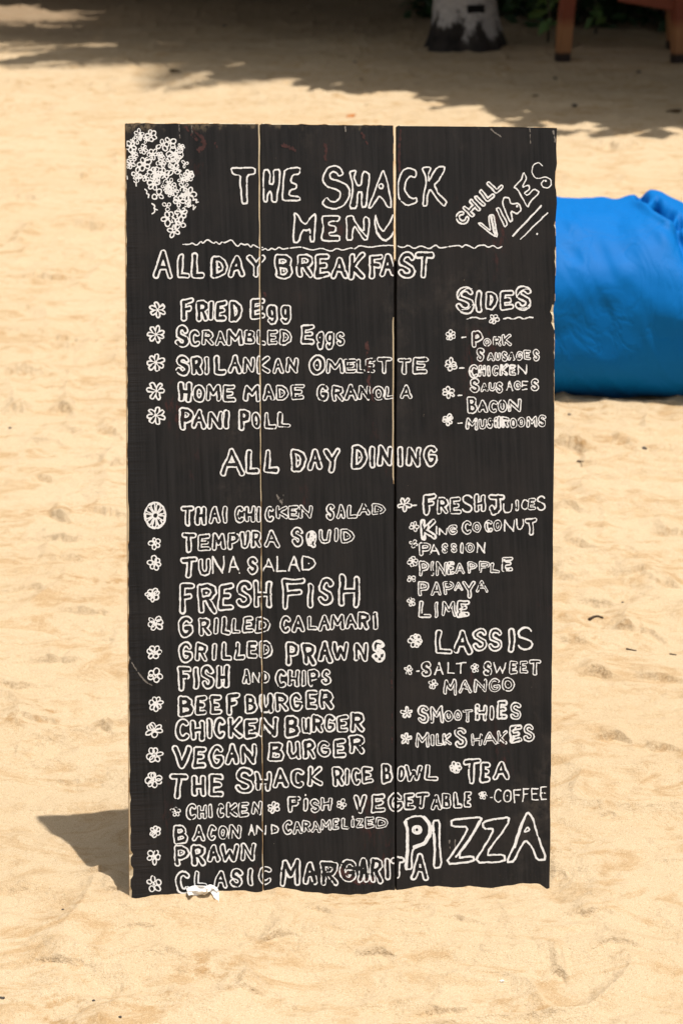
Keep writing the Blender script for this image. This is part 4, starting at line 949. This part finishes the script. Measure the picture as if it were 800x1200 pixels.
# ------------------------------------------------------------------ blue bean bag
def build_beanbag():
    M = Mat('blue_nylon', 0.6, 0.10)
    n = M.noise(7, 4, 0.5)
    M.color(M.mix(n, rgb(.0004, .118, .395), rgb(.0006, .138, .435)))
    wv = M.noise(420, 2, 0.5)
    cr = M.math('ABSOLUTE', M.math('SUBTRACT', M.noise(6.5, 3, 0.55, M.mapping((1.6, 1, .8)), 0.8), .5))
    M.normal(M.bump(wv, 0.06, 0.0006, M.bump(M.ramp(cr, 0, .06), 0.16, 0.006, M.bump(M.noise(16, 3, 0.5), 0.12, 0.01))))
    g = gnd(725, 475); Zc = np.linalg.norm(g - CAM); s = Zc / F * 1.0
    prof_x = np.array([545, 556, 575, 600, 625, 650, 690, 730, 752, 768, 785, 800, 830, 870, 910, 940, 952])
    prof_t = np.array([430, 340, 280, 250, 238, 233, 233, 233.5, 229, 226, 228, 235, 250, 276, 318, 380, 430])
    ns, nq = 210, 150
    xs = np.linspace(545.5, 951.5, ns); top = np.interp(xs, prof_x, prof_t)
    ker = np.exp(-np.linspace(-2, 2, 9) ** 2); ker /= ker.sum()
    top = np.convolve(np.pad(top, 4, mode='edge'), ker, 'valid')
    H = (466 - top) * s / math.cos(math.radians(14)) * .885
    end = np.clip(np.minimum(xs - 545, 952 - xs) / 70, 0, 1); end = np.sqrt(1 - (1 - end) ** 2) * .92 + .08
    D = .34 * end
    V = []
    th = np.linspace(0, 2 * math.pi, nq, endpoint=False)
    for i in range(ns):
        c, sn = np.cos(th), np.sin(th)
        y = -np.sign(c) * np.abs(c) ** np.where(sn > 0, .82, .62) * D[i]                          # -y faces the camera
        zc = H[i] * .50
        z = np.where(sn > 0, zc + (H[i] - zc) * np.abs(sn) ** .88, zc - zc * np.abs(sn) ** .66 * 1.12)
        bul = 1 + .05 * np.cos((sn + .35) * 2.2)
        X = np.full(nq, xs[i]);
        # sag and wrinkles
        ty = th * 3.0
        w =   .008 * vnoise(X / 60, ty * .9, 100) + .004 * vnoise(X / 16 + ty * .8, ty * 1.6, 101) * np.clip(.4 + sn, 0, 1)
        fold = 1 - np.abs(vnoise(X / 34 + .7 * ty, ty * .55 + X / 160, 102)); w += .0035 * (fold ** 3 - .3) * np.clip(.6 - .6 * sn, .1, 1.1)
        V.append((X, y * bul, z, w, c, sn))
    P = []
    for (X, y, z, w, c, sn) in V:
        x = (X - 725) * s
        P.append(np.stack([x, y * (1 + w / .34) , z + w * sn], 1))
    P = np.array(P)
    yaw = math.radians(-5); cy, sy = math.cos(yaw), math.sin(yaw)
    off = np.array([g[0], g[1] + .31, gz(g[0], g[1] + .1) - .012])
    P[:, :, 2] = np.maximum(P[:, :, 2], -.012)
    P = np.stack([P[:, :, 0] * cy - P[:, :, 1] * sy, P[:, :, 0] * sy + P[:, :, 1] * cy, P[:, :, 2]], 2)
    # the gathered mouth: a puckered hollow under a lip, running down to the right, with a raised flap behind
    rel = P + off - CAM; zz = rel @ FW
    px = 400 + F * (rel @ RT) / zz; py = 600 - F * (rel @ UP) / zz
    front = P[:, :, 1] < .22
    ax, ay, bx, by = 756, 234, 799, 262
    ex, ey = bx - ax, by - ay; L2 = ex * ex + ey * ey
    t = ((px - ax) * ex + (py - ay) * ey) / L2; dperp = ((px - ax) * -ey + (py - ay) * ex) / math.sqrt(L2)      # + is below the lip
    inside = np.exp(-np.clip(np.abs(t - .5) - .5, 0, None) ** 2 * 26)
    pit = np.exp(-((dperp + 1) / 5.5) ** 2) * inside
    lip = np.exp(-((dperp - 8) / 4.5) ** 2) * inside
    flap = np.exp(-((dperp + 12) / 6.0) ** 2) * inside
    crease = np.exp(-((px - (792 + (py - 262) * .30)) / 5.0) ** 2) * np.clip((py - 258) / 12, 0, 1) * np.clip((320 - py) / 40, 0, 1)
    puck = .9 + .75 * vnoise(t * 6.5 + 4, dperp / 30, 103) + .45 * vnoise(t * 13, dperp / 14 + 7, 104)
    amt = np.where(front, -.060 * pit * puck + .016 * lip + .005 * flap - .028 * crease, 0)
    P[:, :, 2] += amt * .75; P[:, :, 1] -= amt * .75
    P = P.reshape(-1, 3)
    fc = [(i * nq + j, (i + 1) * nq + j, (i + 1) * nq + (j + 1) % nq, i * nq + (j + 1) % nq) for i in range(ns - 1) for j in range(nq)]
    fc.append(tuple(range(nq))); fc.append(tuple((ns - 1) * nq + j for j in reversed(range(nq))))
    o = obj('bean_bag', P, [tuple(reversed(f)) for f in fc], M.m, None, True)
    o.location = off
    tag(o, 'big bright blue bean bag on the sand behind the right side of the board', 'bean bag')
build_beanbag()

# ------------------------------------------------------------------ palm trunk in the shade
def tube(name, pts, rads, mat, parent=None, seg=10, noise=0.0):
    V, Fc = [], []
    pts = [np.array(p, float) for p in pts]
    for k, p in enumerate(pts):
        d = pts[min(k + 1, len(pts) - 1)] - pts[max(k - 1, 0)]; d = d / np.linalg.norm(d)
        a = np.cross(d, [0, 0, 1.0]) if abs(d[2]) < .9 else np.cross(d, [0, 1.0, 0]); a /= np.linalg.norm(a); b = np.cross(d, a)
        for j in range(seg):
            t = 2 * math.pi * j / seg
            r = rads[k] * (1 + noise * float(vnoise(j * 1.3 + k * .4, k * .9, 110)))
            V.append(p + r * (a * math.cos(t) + b * math.sin(t)))
    for k in range(len(pts) - 1):
        for j in range(seg):
            Fc.append((k * seg + j, k * seg + (j + 1) % seg, (k + 1) * seg + (j + 1) % seg, (k + 1) * seg + j))
    Fc.append(tuple(reversed(range(seg)))); Fc.append(tuple((len(pts) - 1) * seg + j for j in range(seg)))
    return obj(name, V, Fc, mat, parent, True)

def leaf_cloud(centers, size, seed, aspect=.5, up=.35, droop=.15):
    """many folded leaves, one mesh: centres (n,3)"""
    r = np.random.default_rng(seed); n = len(centers)
    a = r.uniform(0, 2 * math.pi, n); tilt = r.uniform(-.7, .9, n)
    d = np.stack([np.cos(a) * np.cos(tilt), np.sin(a) * np.cos(tilt), np.sin(tilt) - droop], 1); d /= np.linalg.norm(d, axis=1)[:, None]
    nrm = r.normal(size=(n, 3)); nrm[:, 2] = np.abs(nrm[:, 2]) + up
    sd = np.cross(d, nrm); sd /= np.linalg.norm(sd, axis=1)[:, None]
    nn = np.cross(sd, d)
    L = (size * r.uniform(.6, 1.3, n))[:, None]; w = L * aspect * .5
    c = np.asarray(centers)
    v = np.stack([c, c + d * L * .5 + sd * w + nn * L * .06, c + d * L, c + d * L * .5 - sd * w + nn * L * .06], 1).reshape(-1, 3)
    f = []
    for k in range(n):
        b = 4 * k; f += [(b, b + 1, b + 2), (b, b + 2, b + 3)]
    return v, f

M_LEAF_D = mat_leaf('dark_leaf', (.018, .040, .012), (.035, .070, .020))
M_LEAF_M = mat_leaf('green_leaf', (.045, .10, .022), (.075, .15, .035))
M_LEAF_P = mat_leaf('pale_leaf', (.10, .19, .05), (.16, .26, .08))
M_STEM = mat_plain('stem', (.09, .075, .05), .9, .3, 30)
M_BARK = mat_plain('bark', (.14, .11, .085), .95, .4, 14, .2, .6)

def mat_palm_bark():
    M = Mat('palm_bark', 0.95, 0.15)
    z = M.sep()[2]; x = M.sep()[0]
    n = M.noise(9, 6, 0.7, M.mapping((1, 1, .55)))
    f = M.noise(60, 4, 0.65)
    dark = M.mix(M.ramp(n, .35, .7), rgb(.016, .014, .013), rgb(.075, .062, .052))
    white = M.mix(M.ramp(f, .35, .7), rgb(.34, .32, .30), rgb(.55, .52, .49))
    h = M.math('ADD', z, M.math('MULTIPLY', M.math('SUBTRACT', n, .5), .55))
    h = M.math('ADD', h, M.math('MULTIPLY', M.noise(17, 4, .6, M.mapping((1, 1, .35))), .28))
    m = M.ramp(h, .26, .31)
    m = M.math('MULTIPLY', m, M.ramp(M.noise(26, 5, .7), .33, .44))
    M.color(M.mix(m, dark, white))
    ring = M.noise(1.0, 3, .5, M.mapping((2, 2, 26)), .4)
    M.normal(M.bump(ring, .35, .02, M.bump(n, .8, .03, M.bump(f, .4, .006))))
    return M.m

def build_palm():
    g = rest(543, 60); s = np.linalg.norm(g - CAM) / F
    root = empty('palm_tree', (g[0], g[1] + .18, gz(g[0], g[1] + .18)))
    tag(root, 'palm tree in the shade with patchy white paint over its dark flared base', 'palm tree')
    seg, rings = 56, 70
    V = []
    for k in range(rings):
        t = k / (rings - 1); z = -.08 + 5.9 * t ** 2.2
        r = .138 + .062 * math.exp(-max(z, 0) / .16) + .02 * math.exp(-max(z, 0) / .8) - .012 * z / 5
        cx = .025 * z + .02 * z * z * .4 + .012 * math.exp(-max(z, 0) / .2); cy = .02 * z
        for j in range(seg):
            a = 2 * math.pi * j / seg
            fl = 1 + math.exp(-max(z, 0) / .14) * (.07 * math.sin(5 * a + 1) + .05 * math.sin(9 * a)) + .04 * float(vnoise(8 + 3 * math.cos(a), z * 6 + 3 * math.sin(a), 120)) + .02 * math.sin(z * 38) * (z > .3)
            V.append((cx + r * fl * math.cos(a), cy + r * fl * math.sin(a), z))
    fc = [(k * seg + j, k * seg + (j + 1) % seg, (k + 1) * seg + (j + 1) % seg, (k + 1) * seg + j) for k in range(rings - 1) for j in range(seg)]
    obj('trunk', V, fc, mat_palm_bark(), root, True)
    M_SLOT = mat_plain('dark_notch', (.006, .005, .005), .9, .2, 40)
    bx = box('climbing_notch', (.062, -.148, .222), (.098, .03, .044), M_SLOT, root, Matrix.Rotation(.35, 3, 'Z'))
    box('climbing_notch', (.012, -.162, .162), (.05, .02, .020), M_SLOT, root, Matrix.Rotation(.08, 3, 'Z'))
    # crown of fronds, high above the picture; its shade falls on the sand
    top = np.array([.025 * 5.8 + .008 * 5.8 ** 2, .116, 5.75]); rr = random.Random(5)
    for k in range(17):
        a = k * 2.4; L = rr.uniform(2.2, 2.9); e = rr.uniform(.1, .9)
        V, Fc, pts = [], [], []
        for i in range(16):
            t = i / 15
            rad = L * t * math.cos(e * (1 - .3 * t)); zz = L * t * math.sin(e) - 1.7 * t * t * (1.15 - e * .4)
            pts.append(top + np.array([math.cos(a) * rad, math.sin(a) * rad, zz]))
        for i in range(1, 15):
            d = pts[i + 1] - pts[i]; d /= np.linalg.norm(d); sd = np.cross(d, [0, 0, 1]); sd /= np.linalg.norm(sd)
            for q in range(4):
                p = pts[i] + (pts[i + 1] - pts[i]) * q / 4
                w = .55 * math.sin(math.pi * min(1, (i + q / 4) / 15 * .9 + .1)) + .06
                for sg in (-1, 1):
                    b = len(V); tip = p + sd * sg * w + d * .28 - np.array([0, 0, .22 * w + rr.uniform(0, .08)])
                    V += [p - d * .02, p + d * .02, tip + d * .012, (p + tip) / 2 + d * .05 + np.array([0, 0, .01])]
                    Fc += [(b, b + 3, b + 2), (b + 3, b + 1, b + 2)]
        fr = obj('frond', V, Fc, M_LEAF_M, root)
        tube('stem', pts, [.022 * (1 - .85 * i / 15) for i in range(16)], M_STEM, fr, 6)
build_palm()

# ------------------------------------------------------------------ shade trees beside the view: their crowns throw the big shadow
def boundary(px):
    return np.interp(px, [-200, 0, 90, 130, 200, 280, 330, 400, 500, 620, 700, 800, 1000], [8, 9, 10, 12, 26, 52, 78, 103, 113, 130, 142, 153, 166])
def to_px(x, y):
    rel = np.stack([x, y, np.full(np.shape(x), -CAMH)], -1)
    zc = rel @ FW
    return 400 + F * (rel @ RT) / zc, 600 - F * (rel @ UP) / zc
def build_shade():
    r = np.random.default_rng(3)
    n = 62000
    gx = r.uniform(-5.5, 5.0, n); gy = r.uniform(11.4, 26, n)
    px, py = to_px(gx, gy)
    lim = boundary(px) - 3.5 + 2.0 * vnoise(px / 45, py * 0, 130) + r.normal(0, .7, n)
    keep = py < lim
    streaks = [(30, 38, 110, 4.5), (140, 30, 60, 3), (100, 65, 95, 2.6), (185, 54, 60, 4), (285, 82, 60, 2.6), (640, 140, 60, 4), (735, 158, 50, 3)]
    for (cx, cy, rx, ry) in streaks:
        keep |= (((px - cx) / rx) ** 2 + ((py - cy - 2.5 * vnoise(px / 40, py * 0 + cx, 131)) / ry) ** 2 < 1) & (r.random(n) < .8)
    gx, gy = gx[keep], gy[keep]
    h = 2.5 + 1.0 * r.random(len(gx)) ** 1.5 + .35 * vnoise(gx * .8, gy * .8, 132)
    c = np.stack([gx + SUN_DIR.x / SUN_DIR.z * h, gy + SUN_DIR.y / SUN_DIR.z * h, h], 1)
    spots = [((-4.6, 17.2), 'broad shade tree with a leaning trunk, left of the palm', c[:, 0] < -1.0), ((4.4, 15.4), 'spreading shade tree right of the wooden table', c[:, 0] >= -1.0)]
    for k, ((tx, ty), lab, m) in enumerate(spots):
        cc = c[m]
        root = empty('shade_tree', (tx, ty, 0)); tag(root, lab, 'tree', 'shade trees over the beach')
        o = np.array([tx, ty, 0.0]); mid = cc.mean(0) - o
        v, f = leaf_cloud(cc - o, .34, 40 + k, .6, 1.6)
        obj('crown', v, f, M_LEAF_D if k else M_LEAF_M, root)
        fork = np.array([mid[0] * .12, 0, 1.5])
        tube('trunk', [(0, 0, -.1), (0, 0, .3), fork * .55, fork, fork + [mid[0] * .1, 0, .5]], [.24, .19, .16, .15, .10], M_BARK, root, 14, .12)
        rr = np.random.default_rng(60 + k)
        for q in range(11):
            e = cc[rr.integers(len(cc))] - o; e[2] += .1
            tube('limb', [fork, fork + (e - fork) * .4 + [0, 0, .35], e], [.085, .055, .015], M_BARK, root, 7, .1)
build_shade()

# ------------------------------------------------------------------ hedges and plants behind
def shrub(name, label, x0, x1, y0, y1, h, n, mat, seed, size=.13, group=None):
    r = np.random.default_rng(seed)
    root = empty(name, ((x0 + x1) / 2, (y0 + y1) / 2, 0)); tag(root, label, 'shrub', group)
    o = np.array([(x0 + x1) / 2, (y0 + y1) / 2, 0])
    c = np.stack([r.uniform(x0, x1, n), r.uniform(y0, y1, n), h * r.random(n) ** .8], 1)
    keep = c[:, 2] < h * (.75 + .25 * vnoise(c[:, 0] * 2.2, c[:, 1] * 2, seed))
    c = c[keep]
    v, f = leaf_cloud(c - o, size, seed + 1)
    obj('crown', v, f, mat, root)
    for q in range(max(3, int((x1 - x0) * 2))):
        bx, by = r.uniform(x0, x1) - o[0], r.uniform(y0, y1) - o[1]
        tube('stem', [(bx, by, -.05), (bx + r.normal(0, .08), by, h * .4), (bx + r.normal(0, .2), by + r.normal(0, .1), h * .85)], [.028, .02, .006], M_STEM, root, 6)
gl = gnd(690, 40)
shrub('shrub', 'dense dark green shrub behind the wooden table', .98, 3.9, gl[1] + .15, gl[1] + 1.5, 1.5, 15000, M_LEAF_D, 200, .12, 'shrubs at the back of the beach')
shrub('shrub', 'dark shrub far back between the palm trunk and the wooden table', .42, 1.02, gnd(610, 22)[1], gnd(610, 22)[1] + 1.0, 1.3, 5000, M_LEAF_D, 210, .12, 'shrubs at the back of the beach')
shrub('shrub', 'long dark shrub at the far back, left of the palm trunk', -5.0, .4, gnd(400, -8)[1], gnd(400, -8)[1] + 1.3, 1.6, 20000, M_LEAF_D, 220, .14, 'shrubs at the back of the beach')

def build_plant(px, py, hpx, label, seed, n=16, mat=None):
    g = rest(px, py); s = np.linalg.norm(g - CAM) / F; h = hpx * s
    r = random.Random(seed)
    root = empty('leafy_plant', g); tag(root, label, 'plant', 'plants by the wooden table')
    pts = [(0, 0, -.03), (.01, .01, h * .4), (r.uniform(-.04, .04), .02, h)]
    tube('stem', pts, [.009, .007, .003], M_STEM, root, 6)
    c = np.array([(r.uniform(-.03, .03), r.uniform(-.03, .03), h * (.25 + .75 * k / n)) for k in range(n)])
    v, f = leaf_cloud(c, .12, seed, .5)
    obj('foliage', v, f, mat or M_LEAF_P, root)
build_plant(641, 50, 75, 'thin pale green plant beside the left leg of the wooden table', 3, 17)
build_plant(697, 40, 42, 'pale green sprig between the legs of the wooden table', 9, 6)

# ------------------------------------------------------------------ wooden table by the palm (only its legs reach into the picture)
def build_table():
    M = Mat('red_stained_wood', .6, .3)
    z = M.sep()[2]
    gr = M.noise(1.0, 5, .6, M.mapping((50, 50, 5)), .6)
    red = M.mix(gr, rgb(.15, .036, .018), rgb(.24, .062, .028)); gold = M.mix(gr, rgb(.26, .115, .045), rgb(.40, .19, .08))
    c = M.mix(M.ramp(M.math('ADD', z, M.math('MULTIPLY', gr, .05)), .19, .25), gold, red)
    c = M.mix(M.ramp(z, .05, .035), c, rgb(.03, .018, .013))
    M.color(c).normal(M.bump(gr, .3, .002))
    a = rest(656, 69); b = rest(797, 76)
    d = np.array([b[0] - a[0], 0.0, 0.0]); L = np.linalg.norm(d); d /= L; back = np.array([-d[1], d[0], 0])
    org = np.array([a[0], a[1] - .08, gz(a[0], a[1])])
    root = empty('wooden_table', org, (0, 0, math.radians(-4.5)))
    tag(root, 'red brown wooden table right of the palm trunk, its square legs standing in shaded sand', 'table')
    Wd = .62
    for (lx, ly) in ((0, 0), (L, 0), (0, Wd), (L, Wd)):
        sx = .055 if lx == 0 else -.02; ln = .76
        rot = Matrix.Rotation(sx / ln, 3, 'Y') @ Matrix.Rotation(.35, 3, 'Z')
        box('leg', (lx + sx / 2, ly, ln / 2 - .05), (.066, .066, ln), M.m, root, rot)
    box('brace', (L - .14, -.005, .305), (.36, .03, .055), M.m, root, Matrix.Rotation(.16, 3, 'Y'))
    box('apron', (L / 2, -.005, .655), (L - .09, .025, .09), M.m, root)
    box('apron', (L / 2, Wd + .005, .655), (L - .09, .025, .09), M.m, root)
    for q in range(5):
        box('top_plank', (L / 2, -.12 + q * .215, .725), (L + .3, .205, .032), M.m, root)
build_table()

# ------------------------------------------------------------------ little things lying on the sand
M_DLEAF = mat_plain('brown_leaf', (.075, .045, .018), .8, .4, 50)
M_OLEAF = mat_plain('orange_leaf', (.50, .17, .03), .7, .3, 60)
M_TWIG = mat_plain('twig_bark', (.055, .036, .024), .9, .4, 90)
M_STONE = mat_plain('dark_pebble', (.055, .045, .038), .8, .4, 120)
M_SHELL = mat_plain('pale_shell', (.70, .64, .56), .6, .1, 90)

def ground_leaf(px, py, wpx, label, mat, seed, hpx=None, flat=1.0):
    g = rest(px, py); s = np.linalg.norm(g - CAM) / F; L = wpx * s; r = random.Random(seed)
    n, m = 9, 5; V = []
    cup = r.uniform(.25, .5)
    for i in range(n):
        t = i / (n - 1); w = L * .26 * math.sin(math.pi * (.06 + .9 * t)) ** .8
        for j in range(m):
            q = j / (m - 1) * 2 - 1
            V.append(((t - .5) * L, q * w, .12 * L * cup * (q * q + .8 * (2 * t - 1) ** 2) + .004 + (L * .10 * math.sin(t * 5 + seed) * .4)))
    fc = [(i * m + j, (i + 1) * m + j, (i + 1) * m + j + 1, i * m + j + 1) for i in range(n - 1) for j in range(m - 1)]
    o = obj('dry_leaf', V, fc, mat, None, True); o.location = g; o.rotation_euler = (r.uniform(.3, .8) * (1 if flat else 0), r.uniform(-.25, .25), r.uniform(-.5, .5))
    md = o.modifiers.new('thick', 'SOLIDIFY'); md.thickness = .0012
    return tag(o, label, 'leaf', 'dry leaves scattered on the sand')
ground_leaf(206, 85, 15, 'brown dry leaf on the sunlit sand left of the board top, near the shadow edge', M_DLEAF, 1)
ground_leaf(412, 137, 12, 'small orange leaf just above the top of the board', M_OLEAF, 2)
ground_leaf(789, 132, 18, 'tan curled leaf at the right edge of the picture, in the shadow edge', M_DLEAF, 3)
ground_leaf(627, 113, 8, 'tiny brown leaf in the shade in front of the wooden table leg', M_DLEAF, 4)

def twig(pts, r, label):
    P = [rest(*p) + np.array([0, 0, r * .6]) for p in pts]
    o = P[0]
    t = tube('twig', [p - o for p in P], [r * (1 - .5 * k / (len(P) - 1)) for k in range(len(P))], M_TWIG, None, 7, .15)
    t.location = o
    return tag(t, label, 'twig', 'twigs lying on the sand right of the board')
twig([(690, 727), (695, 724), (700, 723), (706, 725)], .0032, 'short curved dark twig on the sand beside the board, level with the large lassis line')
twig([(733, 761), (739, 762), (745, 763)], .0018, 'thin straight twig right of the curved dark twig')
twig([(784, 767), (792, 768)], .0016, 'thin pale brown twig at the right edge of the picture')
twig([(676, 541), (683, 541.5)], .0022, 'little dark twig just below the bean bag near the board edge')

def pebble(px, py, wpx, label, mat, seed):
    g = rest(px, py); s = np.linalg.norm(g - CAM) / F
    bm = bmesh.new(); bmesh.ops.create_icosphere(bm, subdivisions=3, radius=wpx * s / 2)
    for v in bm.verts:
        k = 1 + .28 * float(vnoise(v.co.x / (wpx * s) * 3 + seed, v.co.y / (wpx * s) * 3 + v.co.z / (wpx * s) * 2, 140))
        v.co = Vector((v.co.x * k * 1.2, v.co.y * k, v.co.z * k * .62))
    o = bm_obj('pebble', bm, mat, None, True); o.location = g + np.array([0, 0, wpx * s * .10]); o.rotation_euler[2] = seed
    return tag(o, label, 'pebble', 'pebbles and seeds on the sand')
for k, (px, py, w, lab, m) in enumerate([
        (3, 1170, 5, 'dark pebble at the very left edge, near the bottom of the picture', M_STONE),
        (110, 1173, 4, 'small dark seed in the lower left foreground, left of another', M_STONE),
        (141, 1192, 4, 'dark pebble closest to the bottom edge of the picture on the left', M_STONE),
        (74, 1066, 3, 'tiny dark seed in front of the board shadow', M_STONE),
        (588, 1150, 5, 'small white shell chip in the foreground sand', M_SHELL),
        (422, 94, 5, 'dark seed in the shaded sand nearest the trunk, on its left', M_STONE),
        (416, 73, 4, 'tiny dark seed in the deep shade left of the trunk', M_STONE),
        (263, 31, 5, 'dark seed in the upper left shade', M_STONE),
        (650, 92, 5, 'dark pebble in the shade in front of the table', M_STONE),
        (673, 124, 6, 'dark pebble near the shadow edge right of the board top', M_STONE),
        (748, 85, 5, 'dark pebble in front of the right table leg', M_STONE),
        (754, 526, 6, 'dark lump of debris in the sand below the bean bag', M_STONE),
        (667, 486, 4, 'dark seed just under the bean bag beside the board edge', M_STONE),
        (729, 706, 3, 'tiny dark seed above the thin straight twig', M_STONE),
        (12, 502, 4, 'dark seed at the left edge, level with the mushrooms line', M_STONE)]):
    pebble(px, py, w, lab, m, k)
